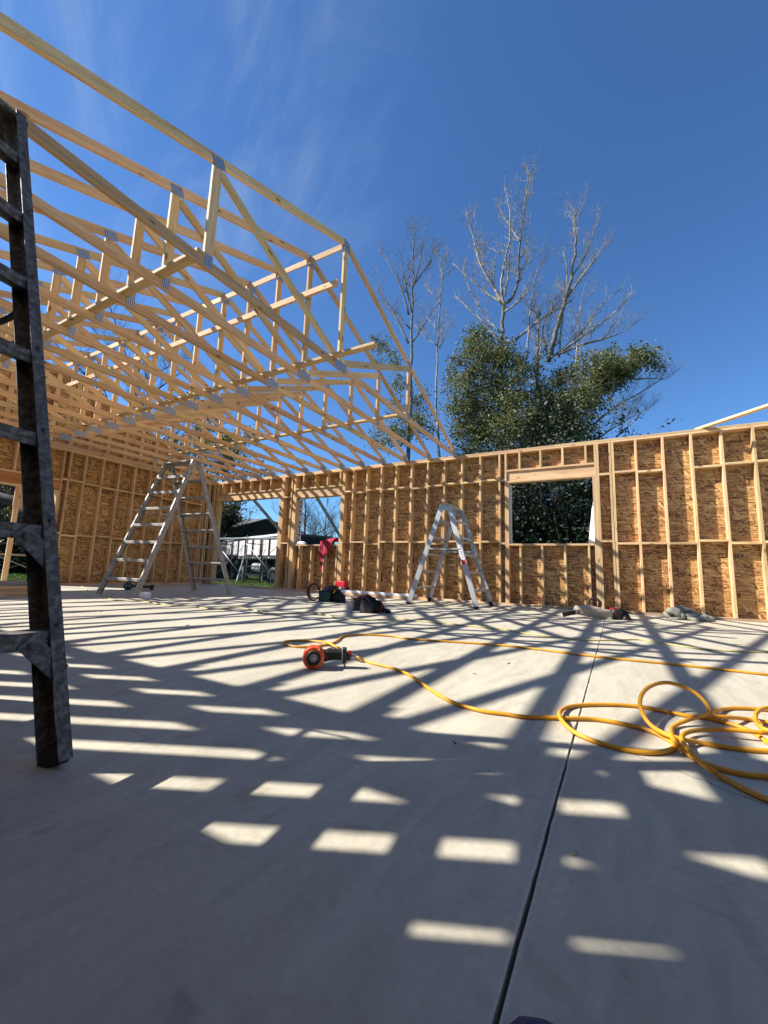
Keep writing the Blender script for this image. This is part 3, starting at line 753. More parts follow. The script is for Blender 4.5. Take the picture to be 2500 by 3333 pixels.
# ------------------------------------------------------------------ ladders
def channel(name, p0, p1, web, flange, t, open_dir, mat, parent):
    """C section rail: web lies in the plane across open_dir, flanges point along open_dir"""
    p0 = Vector(p0); p1 = Vector(p1); x = (p1-p0).normalized(); o = Vector(open_dir); o = (o-x*o.dot(x)).normalized(); s = x.cross(o)
    prof = [(-web/2, flange), (-web/2, 0), (web/2, 0), (web/2, flange), (web/2-t, flange), (web/2-t, t), (-web/2+t, t), (-web/2+t, flange)]
    V = [];
    for p in (p0, p1): V += [p+s*a+o*b for a, b in prof]
    n = 8; Fc = [(k, (k+1) % n, n+(k+1) % n, n+k) for k in range(n)]
    for b, rev in ((0, True), (8, False)):
        for q_ in ((0, 1, 6, 7), (1, 2, 5, 6), (2, 3, 4, 5)):
            f_ = tuple(b+k for k in q_); Fc.append(f_[::-1] if rev else f_)
    ob = mesh_obj(name, V, Fc, mat, parent)
    bm = bmesh.new(); bm.from_mesh(ob.data); bmesh.ops.recalc_face_normals(bm, faces=bm.faces); bm.to_mesh(ob.data); bm.free()
    return ob
def lerp(a, b, t): return Vector(a)*(1-t)+Vector(b)*t
def step_ladder(label, f0, f1, b0, b1, tf0, tf1, tb0, tb1, h, nf, mat, depth=.075, web=.062, flange=.026, back_steps=True, gusset=False, feet=True, step_w=.07, spreader=True, zoff=0.0, rivets=False, rail_start=.045, foot_len=.085):
    """f0,f1: feet of the front rails; b0,b1: feet of the back rails; t*: the same at the top"""
    base = (Vector(f0)+Vector(f1)+Vector(b0)+Vector(b1))/4
    root = thing('step_ladder', label, 'ladder', (base.x, base.y, 0))
    rails = []
    for (r0, r1, other) in ((f0, tf0, f1), (f1, tf1, f0), (b0, tb0, b1), (b1, tb1, b0)):
        r0 = Vector(r0); r1 = Vector(r1); od = (Vector(other)-r0)
        ft = r0+(r1-r0)*(rail_start/(r1-r0).length)
        channel('rail', ft, r1, web, flange, .0028, od, mat, root); rails.append((r0, r1, od.normalized()))
        if feet:
            ax_ = (r1-r0).normalized(); odn = (od-ax_*od.dot(ax_)).normalized(); cf = odn*(flange*.52); fo = beam('foot', r0+cf+ax_*.004, r0+cf+ax_*foot_len, web*.90, flange*.86, BLACK, root, up=odn, ch=.005)
    def steps(i0, i1, inward):
        for k in range(1, nf+1):
            t = k*.305/h*(h/ (h))
            a = lerp(rails[i0][0], rails[i0][1], (zoff+k*.305)/rails[i0][1].z); b = lerp(rails[i1][0], rails[i1][1], (zoff+k*.305)/rails[i1][1].z)
            ab = (b-a).normalized()
            st = beam('step', a+ab*.004, b-ab*.004, step_w, .024, mat, root, ch=.003)
            # downturned front lip
            outw = Vector((0, 0, 1)).cross(ab); outw = outw if outw.dot(inward) < 0 else -outw
            beam('step_lip', a+ab*.005+outw*(step_w/2-.002)+Vector((0, 0, -.022)), b-ab*.005+outw*(step_w/2-.002)+Vector((0, 0, -.022)), .004, .022, mat, st, ch=.0008)
            if rivets and inward is fin:
                for (e, s) in ((a, 1), (b, -1)):
                    for dz in (-.012, .028):
                        tip = e+outw*(web/2)+ab*s*(flange*.45)+UPZ*dz
                        Mq = Matrix.Translation(tip) @ outw.to_track_quat('Z', 'Y').to_matrix().to_4x4(); lathe('rivet', [(.0075, -.003), (.0075, .001), (.005, .0035), (.001, .004)], Mq, mat, root, 10)
            if gusset and k <= 2 and inward is fin:
                for (e, s) in ((a, 1), (b, -1)):
                    g0 = e+ab*s*.095+outw*(step_w/2+.002)+Vector((0, 0, -.008)); rr = rails[i0] if s == 1 else rails[i1]
                    g1 = lerp(rr[0], rr[1], (zoff+k*.305-.105)/rr[1].z)+outw*(step_w/2-.002)+ab*s*.012
                    gus = beam('gusset', g0, g1, .004, .052, mat, root, up=outw.cross(g1-g0), ch=.001)
                    Mq = Matrix.Translation(g0+outw*.003+(g1-g0).normalized()*.02) @ outw.to_track_quat('Z', 'Y').to_matrix().to_4x4(); lathe('gusset_bolt', [(.011, -.002), (.011, .003), (.007, .006), (.001, .0065)], Mq, mat, gus, 10)
    fin = ((Vector(b0)+Vector(b1))/2-(Vector(f0)+Vector(f1))/2).normalized()
    steps(0, 1, fin)
    if back_steps: steps(2, 3, -fin)
    else:
        for k in (1, 3, 5):
            a = lerp(rails[2][0], rails[2][1], k*.305/rails[2][1].z); b = lerp(rails[3][0], rails[3][1], k*.305/rails[3][1].z); beam('back_bar', a, b, .006, .03, mat, root)
    # top cap
    tm0 = (Vector(tf0)+Vector(tb0))/2; tm1 = (Vector(tf1)+Vector(tb1))/2; ab = (tm1-tm0).normalized()
    cw = max(.10, (Vector(tf0)-Vector(tb0)).length+.05)
    beam('top_cap', tm0-ab*.02+Vector((0, 0, .004)), tm1+ab*.02+Vector((0, 0, .004)), cw, .022, mat, root, ch=.004)
    for s in (0, 1):
        beam('hinge_plate', Vector((tf0, tf1)[s])+Vector((0, 0, -.06))+ab*(-.004 if s == 0 else .004), Vector((tb0, tb1)[s])+Vector((0, 0, -.06))+ab*(-.004 if s == 0 else .004), .004, .09, mat, root, ch=.001)
    if spreader:
        for (i, j) in ((0, 2), (1, 3)):
            z = h*.56; a = lerp(rails[i][0], rails[i][1], z/rails[i][1].z); b = lerp(rails[j][0], rails[j][1], z/rails[j][1].z)
            ofs = -rails[i][2]*.004; m_ = (a+b)/2+Vector((0, 0, -.012))
            sp_ = beam('spreader', a+ofs, m_+ofs, .004, .024, mat, root, ch=.0008); beam('spreader_bar', m_+ofs*2.5, b+ofs*2.5, .004, .024, mat, sp_, ch=.0008)
    return root, rails
# big double-sided ladder
Zb = 2.44
big, _ = step_ladder('tall weathered double-sided aluminium ladder beside the gable wall', (-7.34, -4.81, 0), (-6.44, -4.72, 0), (-7.43, -2.97, 0), (-6.40, -2.92, 0),
    (-7.39, -3.88, Zb), (-6.63, -3.82, Zb), (-7.47, -3.72, Zb), (-6.70, -3.67, Zb), Zb, 7, ALUM_OLD, web=.085, flange=.03, feet=False, step_w=.085, spreader=False)
# shorter ladder, opened along the wall
Zs = 1.79
sm, srails = step_ladder('bright aluminium step ladder standing by the long wall beside the big window', (-2.05, -1.63, 0), (-2.06, -.64, 0), (-3.30, -1.66, 0), (-3.36, -.55, 0),
    (-2.60, -1.56, Zs), (-2.61, -.80, Zs), (-2.70, -1.60, Zs), (-2.73, -.80, Zs), Zs, 5, ALUM, web=.085, flange=.028, step_w=.075)
# sticker on the front rail
a0, a1, od = srails[0]; sx_ = (a1-a0).normalized(); outn = -(od-sx_*od.dot(sx_)).normalized()
stM = lambda z, dn: Matrix(((-sx_.x, sx_.cross(outn).x*-1*-1, outn.x, 0), (-sx_.y, sx_.cross(outn).y, outn.y, 0), (-sx_.z, sx_.cross(outn).z, outn.z, 0), (0, 0, 0, 1)))
def label_matrix(p): 
    X = -sx_; Zv = outn; Y = Zv.cross(X); return Matrix(((X.x, Y.x, Zv.x, p.x), (X.y, Y.y, Zv.y, p.y), (X.z, Y.z, Zv.z, p.z), (0, 0, 0, 1)))
pc = lerp(a0, a1, .50)+outn*.0012
stk = obj('sticker', box_mesh(.36, .062, .0012, WHITE, .0002), None, label_matrix(pc), sm)
tm = text_mesh('STURDY', .062, .0002); tm.materials.append(INK); obj('sticker_lettering', tm, None, label_matrix(pc+outn*.0012+sx_*.05), stk)
pr = obj('sticker_band', box_mesh(.09, .058, .0006, REDPL, .0001), None, label_matrix(pc+outn*.0010-sx_*.13), stk)

# near ladder at the left edge of the view
fa = Vector((-1.352, -7.805, 0)); rd = Vector((-.16, .987, 0)).normalized(); ld = Vector((-.987, -.16, 0))
hN = 2.42
fb = fa-rd*.89; ta = onZ(64, 402, hN); tb = ta-rd*.80
ba = fa+ld*1.75; bb = fb+ld*1.75
near, nr_ = step_ladder('grimy dark aluminium step ladder standing on its own away from the walls', fa, fb, ba, bb, ta, tb, ta+ld*.13, tb+ld*.13, hN, 7, ALUM_DIRTY, web=.088, flange=.037, gusset=True, step_w=.080, back_steps=False, zoff=.037, rivets=True, rail_start=.012, foot_len=.05)
# black strap hanging on it
p0 = onX(70, 985, -1.95); pm = onX(20, 1040, -1.98)
V, Fc = tube_geo(spline([p0, onX(52, 1018, -1.95), pm, onX(-30, 1050, -2.0), onX(-90, 1010, -2.0)], 6), .011, 6)
st = mesh_obj('strap', V, Fc, NYLON, near)

# folding work platform outside the door opening
def work_platform():
    a = onZ(*R8(930, 1925), GZ); b = onZ(*R8(1500, 1925), GZ); dirn = (b-a); dirn.z = 0; Lw = dirn.length; u = dirn.normalized(); v = Vector((-u.y, u.x, 0))
    root = thing('work_platform', 'grey folding step platform standing on the grass outside the door opening', 'platform', (a+b)/2)
    H = 1.14*Lw/1.25
    for s, e in ((a, 1), (b, -1)):
        for q in (0, 1):
            foot = s+v*(.62*q); top = s+u*e*Lw*.13+v*(.21+.2*q)+Vector((0, 0, H))
            beam('leg', foot, top, .05, .075, GREYPL, root, up=v)
    for z, k in ((.30, .1), (.60, .5), (.90, .8)):
        for q in (0, 1):
            p = a+u*Lw*.13*z+v*(.62*q+(.21-.42*q)*z)+Vector((0, 0, H*z)); r_ = b-u*Lw*.13*z+v*(.62*q+(.21-.42*q)*z)+Vector((0, 0, H*z))
            if z < .9: beam('step', p, r_, .10, .05, GREYPL, root)
    beam('deck', a+u*Lw*.10+v*.31+Vector((0, 0, H)), b-u*Lw*.10+v*.31+Vector((0, 0, H)), .34, .06, GREYPL, root)
work_platform()

# ------------------------------------------------------------------ things on the floor
HR = .008
# one long yellow air hose
def hz(Zf, pts): return [onZ(*Zf(x, y), z) for x, y, z in pts]
g = HR+.0005
hp = []
hp += [onZ(2900, 2236, g), onZ(2500, 2196, g), onZ(2250, 2168, g), onZ(1950, 2138, g), onZ(1650, 2102, g)]
hp += hz(RN, [(1659, 850, g), (1400, 815, g), (1100, 795, g), (900, 797, g), (790, 820, g), (735, 862, g+.002), (650, 905, g), (450, 937, g), (250, 940, g), (120, 915, g), (88, 893, g), (130, 873, g), (270, 864, g), (450, 872, g+.004), (600, 888, g+.018), (700, 932, g+.022), (800, 985, g+.018), (880, 1030, g+.02), (975, 1068, g+.02), (1060, 1110, g), (1180, 1145, g), (1350, 1185, g), (1500, 1235, g), (1659, 1318, g)])
hp += [onZ(1400, 2244, g), onZ(1470, 2284, g), onZ(1560, 2312, g), onZ(1650, 2325, g)]
hp += hz(Z3, [(0, 897, g), (150, 903, g), (300, 908, g+.001), (480, 914, g), (650, 940, g), (800, 973, g), (930, 1022, g), (1015, 1072, g), (1030, 1098, g), (1000, 1122, g), (930, 1136, g), (830, 1138, g), (680, 1116, g), (500, 1066, g), (370, 1012, g+.003), (290, 950, g+.016), (252, 890, g+.018), (270, 850, g+.006), (340, 826, g), (460, 816, g), (600, 816, g), (720, 822, g), (850, 838, g), (1000, 870, g), (1130, 893, g), (1230, 902, g), (1310, 918, g), (1400, 946, g), (1520, 985, g), (1600, 1030, g), (1670, 1080, g)])
hp += hz(Z3, [(1790, 1150, g), (1850, 1190, g), (1840, 1175, g+.012), (1750, 1140, g+.012)])[0:2] + hz(Z3, [(1900, 1180, g), (1800, 1140, g)])
hp += hz(Z3, [(1659, 1130, g), (1480, 1116, g), (1300, 1090, g), (1180, 1068, g+.003), (1060, 1046, g+.02), (960, 1012, g+.020), (880, 965, g+.022), (825, 900, g+.04), (798, 830, g+.058), (800, 765, g+.075), (840, 708, g+.09), (905, 676, g+.10), (985, 668, g+.105), (1075, 690, g+.095), (1160, 732, g+.08), (1225, 790, g+.06), (1258, 845, g+.04), (1240, 882, g+.024), (1180, 900, g+.021), (1110, 922, g+.012), (1050, 946, g+.004), (1012, 975, g+.002), (1008, 1020, g+.021), (1030, 1065, g+.021), (1075, 1115, g+.003), (1140, 1165, g), (1230, 1212, g), (1350, 1252, g), (1500, 1285, g), (1659, 1302, g)])
hp += hz(Z3, [(1850, 1330, g), (1990, 1440, g), (1850, 1510, g)])
hp += hz(Z3, [(1659, 1458, g), (1500, 1386, g), (1350, 1305, g), (1230, 1225, g+.020), (1150, 1150, g+.021), (1095, 1085, g+.021), (1076, 1045, g+.022), (1095, 1012, g+.012), (1160, 992, g+.01), (1280, 985, g+.012), (1430, 988, g+.021), (1560, 1000, g+.021), (1659, 1008, g+.018)])
hp += hz(Z3, [(1800, 1010, g), (1880, 930, g), (1800, 850, g)])
hp += hz(Z3, [(1659, 838, g+.03), (1610, 848, g+.03), (1575, 885, g+.025), (1585, 940, g+.021), (1640, 985, g+.035), (1720, 990, g+.03), (1830, 960, g), (1780, 955, g)])
hp += hz(Z3, [(1659, 937, g), (1520, 914, g), (1400, 902, g+.02), (1310, 893, g+.022), (1280, 878, g+.022), (1300, 860, g+.012), (1380, 843, g), (1500, 840, g), (1659, 852, g), (1900, 870, g)])
V, Fc = tube_geo(spline(hp, 7), HR, 10)
tag(mesh_obj('air_hose', V, Fc, HOSE, None, smooth=True), 'bright yellow air hose snaking past the nail gun into a loose coil', 'hose')
# thin pale cord further back
RC = zoomed(350, 1850, .3014)
cr_ = .0065; q0 = cr_+.0005
cpn = [onZ(*R4(300, 985), q0), onZ(*R4(385, 1008), q0), onZ(*R4(470, 1022), q0), onZ(*R4(540, 1060), q0)]
cpn += hz(RC, [(0, 318, q0), (60, 340, q0), (200, 345, q0), (400, 358, q0), (560, 385, q0), (700, 402, q0), (900, 405, q0), (1050, 430, q0), (1150, 440, q0), (1300, 428, q0), (1450, 428, q0), (1600, 455, q0)])
cpn += hz(RN, [(-80, 545, q0), (200, 535, q0), (400, 533, q0), (560, 555, q0), (700, 588, q0), (900, 616, q0), (1100, 622, q0), (1400, 602, q0), (1550, 615, q0)])
cpn += hz(Z3, [(-150, 305, q0), (0, 332, q0), (250, 362, q0), (450, 380, q0), (640, 380, q0), (780, 376, q0), (900, 392, q0), (1100, 425, q0), (1300, 447, q0), (1500, 458, q0), (1659, 458, q0), (1900, 455, q0)])
V, Fc = tube_geo(spline(cpn, 6), cr_, 8)
tag(mesh_obj('extension_cord', V, Fc, CORD, None, smooth=True), 'thin pale yellow cord trailing across the whole floor', 'cord')
cp2 = hz(RC, [(420, 365, q0), (560, 372, q0), (760, 380, q0), (950, 388, q0), (1150, 412, q0), (1400, 440, q0), (1560, 466, q0), (1659, 476, q0)])

# nail gun
def nail_gun():
    c0 = onZ(1019, 2176, 0); u = Vector((.80, .60, 0)); v = Vector((.60, -.80, 0))    # u along the handle, v toward the viewer
    tilt = Matrix.Rotation(0, 4, 'X')
    Rz = Matrix(((u.x, 0, v.x, 0), (u.y, 0, v.y, 0), (0, 1, 0, 0), (0, 0, 0, 1)))  # local x=u, y=up, z=v
    k = (c0-CAM).dot(FWD)/F_PX
    R_ = 36.5*k; M = Matrix.Translation(c0+Vector((0, 0, R_*1.0))) @ Rz
    root = thing('nail_gun', 'orange and black coil nail gun lying on the concrete by the yellow hose', 'nail gun', c0)
    P = lambda x, y, z: (M @ Vector((x, y, z)))
    # canister: eight lobed orange cap
    V = []; Fc = []; n = 48
    def rad(a, r): return r*(1-.055*max(0, math.cos(4*a+.6))**2)
    prof = [(.86, -.040), (1.0, -.032), (1.0, .020), (.90, .034), (.66, .038), (.60, .022)]
    for rr, hh in prof:
        for i in range(n):
            a = 2*math.pi*i/n; r = rad(a, R_*rr) if rr > .62 else R_*rr; V.append(P(r*math.cos(a), r*math.sin(a), hh))
    for j in range(len(prof)-1):
        for i in range(n): Fc.append((j*n+i, j*n+(i+1) % n, (j+1)*n+(i+1) % n, (j+1)*n+i))
    Fc.append(tuple(range(n))[::-1]); Fc.append(tuple((len(prof)-1)*n+i for i in range(n)))
    can = mesh_obj('canister', V, Fc, ORANGE, root)
    for i in range(4):
        a = math.pi/4+i*math.pi/2+.15
        beam('cap_rib', P(R_*.72*math.cos(a), R_*.72*math.sin(a), .036), P(R_*.93*math.cos(a), R_*.93*math.sin(a), .031), R_*.20, .010, ORANGE, can, up=v)
    lathe('cap_ring', [(R_*.66, .020), (R_*.66, .040), (R_*.58, .047), (R_*.42, .042), (R_*.38, .030)], M, BLACK, can, 28)
    for i in range(16):
        a = 2*math.pi*i/16; beam('ring_notch', P(R_*.56*math.cos(a), R_*.56*math.sin(a), .0475), P(R_*.63*math.cos(a), R_*.63*math.sin(a), .044), .004, .004, NYLON, can, up=v, ch=.0008)
    hub_ = lathe('hub', [(R_*.36, .022), (R_*.36, .036), (R_*.31, .040), (R_*.26, .037), (.001, .037)], M, GREYPL, can, 24)
    lathe('hub_cap', [(R_*.17, .034), (R_*.17, .041), (.001, .042)], M, STEEL_LT, can, 18)
    # body behind the canister and nose
    blob('motor_housing', P(-.01, -.005, -.085), (.05, .05, .052), BLACK, root, .08, 2, 1)
    beam('nose', P(-.01, -.02, -.06), P(-.015, -.035, -.19), .035, .04, STEEL_LT, root)
    # handle with ribs
    pts = [P(R_*.85, .0, -.03), P(R_*1.3, .006, -.034), P(R_*1.9, .008, -.036), P(R_*2.6, .004, -.036)]
    V, Fc = tube_geo(spline(pts, 5), [.036-.0006*i for i in range(16)], 14); h_ = mesh_obj('handle', V, Fc, BLACK, root, smooth=True)
    for i in range(9):
        x = R_*(1.25+.13*i); V, Fc = tube_geo([P(x-.0025, .008, -.036), P(x+.0025, .008, -.036)], .0372-.0009*i, 14); mesh_obj('grip_rib', V, Fc, NYLON, h_)
    beam('handle_end', P(R_*2.55, .004, -.036), P(R_*2.95, .004, -.036), .062, .084, BLACK, root, ch=.010); beam('end_plate', P(R_*2.52, .004, -.036), P(R_*2.58, .004, -.036), .066, .088, STEEL_LT, root, ch=.002)
    beam('hook', P(R_*2.82, -.03, -.034), P(R_*2.82, -R_+.004, -.030), .012, .006, STEEL_LT, root)
    beam('fitting', P(R_*2.95, .0, -.036), P(R_*3.35, -.002, -.036), .034, .040, BLACK, root, ch=.006)
    lathe('coupler', [(.011, 0), (.013, .003), (.013, .020), (.009, .024), (.009, .034)], Matrix.Translation(P(R_*3.33, -.004, -.036)) @ Matrix(((v.x, 0, u.x, 0), (v.y, 0, u.y, 0), (0, 1, 0, 0), (0, 0, 0, 1))), STEEL_LT, root, 14)
    beam('trigger', P(R_*1.2, .034, -.036), P(R_*1.6, .042, -.036), .012, .014, ORANGE, root)
    beam('coupler_clip', P(R_*3.05, .024, -.02), P(R_*3.45, .022, -.02), .012, .02, REDPL, root, ch=.004)
nail_gun()

# second tool lying under the big ladder
def far_tool():
    c = onZ(*R4(765, 1052), 0); u = Vector((.55, .83, 0)); v = Vector((.83, -.55, 0))
    root = thing('nail_gun', 'greenish grey coil nail gun lying on the shaded floor behind the tall ladder', 'nail gun', c)
    M = Matrix.Translation(c+Vector((0, 0, .082))) @ Matrix(((u.x, 0, v.x, 0), (u.y, 0, v.y, 0), (0, 1, 0, 0), (0, 0, 0, 1)))
    can = lathe('canister', [(.07, -.05), (.082, -.04), (.082, .03), (.07, .045), (.03, .05)], M, GREENNY, root, 22)
    for s in (-1, 1): lathe('cap_screw', [(.014, .045), (.014, .054), (.003, .056)], M @ Matrix.Translation((s*.035, 0.01, 0)), STEEL_LT, can, 12)
    beam('handle', c+Vector((0, 0, .085))+u*.07, c+Vector((0, 0, .07))+u*.42, .045, .05, BLACK, root, ch=.012)
    beam('handle_end', c+Vector((0, 0, .065))+u*.40, c+Vector((0, 0, .06))+u*.47, .06, .11, BLACK, root, ch=.01)
    beam('rail', c+Vector((0, 0, .02))+u*.02, c+Vector((0, 0, .02))+u*.42, .02, .02, STEEL_LT, root)
far_tool()
c = onZ(*R4(865, 1100), 0); b = box('foam_block', (c.x-.10, c.y-.05, .001), (c.x+.10, c.y+.05, .085), WHITE, ch=.006); tag(b, 'small white foam block on the floor by a foot of the tall ladder', 'block')

# ---- tool belts
def bag(name, c, w_, d_, h_, mat, parent, u, flare=1.12, seed=0, lid=False, tilt=0.0):
    """soft open pouch: lofted rounded rectangle with sagging top edge and a hollow mouth"""
    u = Vector(u).normalized(); v = Vector((-u.y, u.x, 0)); c = Vector(c); V = []; Fc = []; n = 24
    lv = [(0, .86), (.08, .98), (.35, 1.02), (.7, 1.0*flare*.97), (1.0, flare), (.97, flare*.86), (.55, flare*.78)]
    for j, (z, s) in enumerate(lv):
        for i in range(n):
            a = 2*math.pi*i/n; ca, sa = math.cos(a), math.sin(a); e = .78
            x = math.copysign(abs(ca)**e, ca)*w_/2*s; y = math.copysign(abs(sa)**e, sa)*d_/2*s
            nz_ = mnoise.noise(Vector((x*13+seed, y*13, z*2.5+seed)))*1.5
            zz = z*h_+(0 if j == 0 else nz_*h_*.10*z)+tilt*x*z
            V.append(c+u*x*(1+nz_*.07)+v*y*(1+nz_*.09)+Vector((0, 0, max(0, zz))))
    for j in range(len(lv)-1):
        for i in range(n): Fc.append((j*n+i, j*n+(i+1) % n, (j+1)*n+(i+1) % n, (j+1)*n+i))
    Fc.append(tuple(range(n))[::-1]); Fc.append(tuple((len(lv)-1)*n+i for i in range(n)))
    return mesh_obj(name, V, Fc, mat, parent, smooth=True)
def arc(c, u, w_, r1, r2, a0, a1, n=22):
    u = Vector(u); w_ = Vector(w_); c = Vector(c)
    return [c+u*r1*math.cos(a0+(a1-a0)*i/n)+w_*r2*math.sin(a0+(a1-a0)*i/n) for i in range(n+1)]
RB = zoomed(950, 1850, .24111)
# belt 1: green pouch with belt ring
c = onZ(*RB(435, 455), 0); ku = (c-CAM).dot(FWD)/F_PX*.2411            # metres per zoom pixel
u = Vector((.87, .49, 0)); v = Vector((-.49, .87, 0))
b1 = thing('tool_belt', 'tool belt with dark green pouch and a leather belt standing up in a ring', 'tool belt', c)
bag('pouch', c+v*.06, 165*ku, .12, 150*ku, GREENNY, b1, u, 1.02, 1); bag('inner_pouch', c+v*.13+u*.03, 130*ku, .11, 215*ku, GREYFAB, b1, u, .8, 4)
blob('pouch', c+u*175*ku+v*.10+UPZ*.085, (.115, .10, .105), NYLON, b1, .35, 2.4, 2, flat=.22); bag('pouch', c+u*225*ku+v*.05, 130*ku, .12, 120*ku, NYLON, b1, (.97, .2, 0), .9, 6, tilt=-.4)
blob('back_pad', c+v*.20+u*70*ku+UPZ*.10, (.19, .06, .13), NYLON, b1, .30, 2.2, 3, flat=.25); blob('flap', c+v*.03+u*95*ku+UPZ*190*ku, (.10, .06, .035), LEATHER, b1, .4, 2.5, 5)
cc = c-u*170*ku+v*.16
ribbon('belt', arc(cc+UPZ*125*ku, u, UPZ, 85*ku, 112*ku, -.3, 5.6), v, .075, .022, LEATHER, b1); ribbon('belt', arc(cc+UPZ*130*ku+v*.05, u, UPZ, 68*ku, 95*ku, .2, 4.9), v, .05, .018, LEATHER, b1)
ribbon('belt_tail', [cc+u*70*ku+UPZ*190*ku, cc+u*140*ku+UPZ*245*ku, cc+u*230*ku+UPZ*240*ku+v*.06, cc+u*330*ku+UPZ*190*ku+v*.06], v, .07, .007, LEATHER, b1)
beam('yellow_handle', c+u*115*ku+UPZ*120*ku+v*.02, c+u*155*ku+UPZ*190*ku+v*.02, .022, .022, YELPL, b1, ch=.006)
beam('hammer_handle', c+u*200*ku+UPZ*60*ku, c+u*335*ku+UPZ*115*ku+v*.05, .014, .014, STEEL_LT, b1, ch=.004); beam('buckle', cc+u*20*ku+UPZ*180*ku-v*.03, cc+u*45*ku+UPZ*165*ku-v*.03, .03, .012, STEEL_LT, b1)
# belt 2: black pouches, red strap
c = onZ(*RB(960, 603), 0); ku = (c-CAM).dot(FWD)/F_PX*.2411
b2 = thing('tool_belt', 'black tool belt pouches with a curved red strap lying on the floor', 'tool belt', c)
bag('pouch', c-u*95*ku+v*.07, 150*ku, .13, 205*ku, NYLON, b2, u, 1.08, 7); bag('pouch', c+u*75*ku+v*.03, 150*ku, .12, 165*ku, BLACK, b2, u, 1.1, 8)
blob('pouch', c+u*50*ku+v*.14+UPZ*.10, (.15, .08, .125), NYLON, b2, .35, 2.3, 9, flat=.2); blob('pouch', c+u*190*ku+v*.09+UPZ*.07, (.10, .09, .095), NYLON, b2, .35, 2.5, 10, flat=.25); blob('flap', c-u*80*ku+v*.03+UPZ*200*ku, (.09, .06, .03), LEATHER, b2, .45, 2.6, 15)
for x in (-35, -10, 18): ribbon('webbing', [c+u*x*ku-v*.012+UPZ*.02, c+u*(x+4)*ku-v*.018+UPZ*90*ku, c+u*(x+12)*ku+v*.0+UPZ*165*ku], u, .026, .004, GREYFAB, b2)
ribbon('strap', [c+u*30*ku+v*.06+UPZ*225*ku, c+u*90*ku+v*.05+UPZ*248*ku, c+u*170*ku+v*.04+UPZ*215*ku, c+u*240*ku+v*.0+UPZ*165*ku, c+u*258*ku-v*.02+UPZ*110*ku, c+u*245*ku-v*.04+UPZ*50*ku, c+u*225*ku-v*.06+UPZ*8*ku], v, .05, .005, REDSTRAP, b2)
ribbon('belt_end', [c+u*230*ku+v*.06+UPZ*.045, c+u*290*ku+v*.03+UPZ*.04, c+u*350*ku+v*.0+UPZ*.028, c+u*365*ku+UPZ*.012], UPZ, .055, .012, NYLON, b2)
beam('tape_clip', c-u*170*ku-v*.01+UPZ*.012, c-u*40*ku-v*.02+UPZ*.012, .03, .02, GREYPL, b2, ch=.006); beam('hook', c-u*178*ku-v*.015+UPZ*.005, c-u*165*ku-v*.015+UPZ*.04, .02, .012, STEEL_LT, b2, ch=.003)
# belt 3: tan padded belt
RT = zoomed(1850, 1850, .3014)
c = onZ(*RT(320, 545), 0); ku = (c-CAM).dot(FWD)/F_PX*.3014
u = Vector((.94, .34, 0)); v = Vector((-.34, .94, 0))
b3 = thing('tool_belt', 'tan padded tool belt with brown pouch lying near the big window', 'tool belt', c)
pts = [c-u*(210)*ku+UPZ*90*ku+v*.05, c-u*150*ku+UPZ*85*ku-v*.01, c-u*40*ku+UPZ*72*ku-v*.04, c+u*60*ku+UPZ*62*ku-v*.03, c+u*135*ku+UPZ*58*ku+v*.0]
pp_ = spline(pts, 5); V = []; Fc = []; m_ = len(pp_)
for i, p in enumerate(pp_):
    t = i/(m_-1); hh = 58*ku*(.45+.55*math.sin(math.pi*min(1, .12+t*.82)))**.8; th = .032
    tg = (pp_[min(i+1, m_-1)]-pp_[max(0, i-1)]); nn = Vector((-tg.y, tg.x, 0)).normalized()
    for k in range(12):
        a = 2*math.pi*k/12; q = p+nn*(th*math.cos(a))+UPZ*(hh*math.sin(a)+.012*mnoise.noise(p*12)); q.z = max(.004, q.z); V.append(q)
for i in range(m_-1):
    for k in range(12): Fc.append((i*12+k, i*12+(k+1) % 12, i*12+12+(k+1) % 12, i*12+12+k))
Fc.append(tuple(range(12))[::-1]); Fc.append(tuple((m_-1)*12+k for k in range(12)))
mesh_obj('pad', V, Fc, TAN, b3, smooth=True)
ribbon('belt', arc(c-u*10*ku+UPZ*155*ku+v*.10, u, UPZ, 62*ku, 60*ku, -.9, 3.5), v, .10, .018, LEATHER, b3)
ribbon('strap_end', [c-u*205*ku+UPZ*60*ku, c-u*280*ku+UPZ*45*ku, c-u*360*ku+UPZ*.03], UPZ, .06, .008, LEATHER, b3)
ribbon('white_strap', [c-u*200*ku+UPZ*100*ku-v*.02, c-u*235*ku+UPZ*118*ku-v*.02, c-u*245*ku+UPZ*85*ku-v*.02, c-u*215*ku+UPZ*60*ku-v*.02, c-u*225*ku+UPZ*45*ku-v*.02], v, .02, .004, WHITE, b3)
bag('pouch', c+u*205*ku+v*.08, 110*ku, .13, 105*ku, LEATHER, b3, u, 1.0, 12); blob('pouch', c+u*250*ku+v*.13+UPZ*.06, (.13, .09, .085), NYLON, b3, .35, 2.4, 13, flat=.25); bag('side_pouch', c+u*300*ku+v*.05, 90*ku, .10, 55*ku, LEATHER, b3, u, .7, 14)
beam('tool_handle', c+u*145*ku+v*.03+UPZ*.01, c+u*150*ku+v*.03+UPZ*75*ku, .022, .022, STEEL_LT, b3, ch=.004); beam('red_grip', c+u*140*ku+v*.05+UPZ*105*ku, c+u*205*ku+v*.05+UPZ*118*ku, .022, .022, REDPL, b3, ch=.006); beam('punch', c+u*165*ku+v*.09+UPZ*110*ku, c+u*163*ku+v*.09+UPZ*165*ku, .012, .012, BLACK, b3, ch=.003)
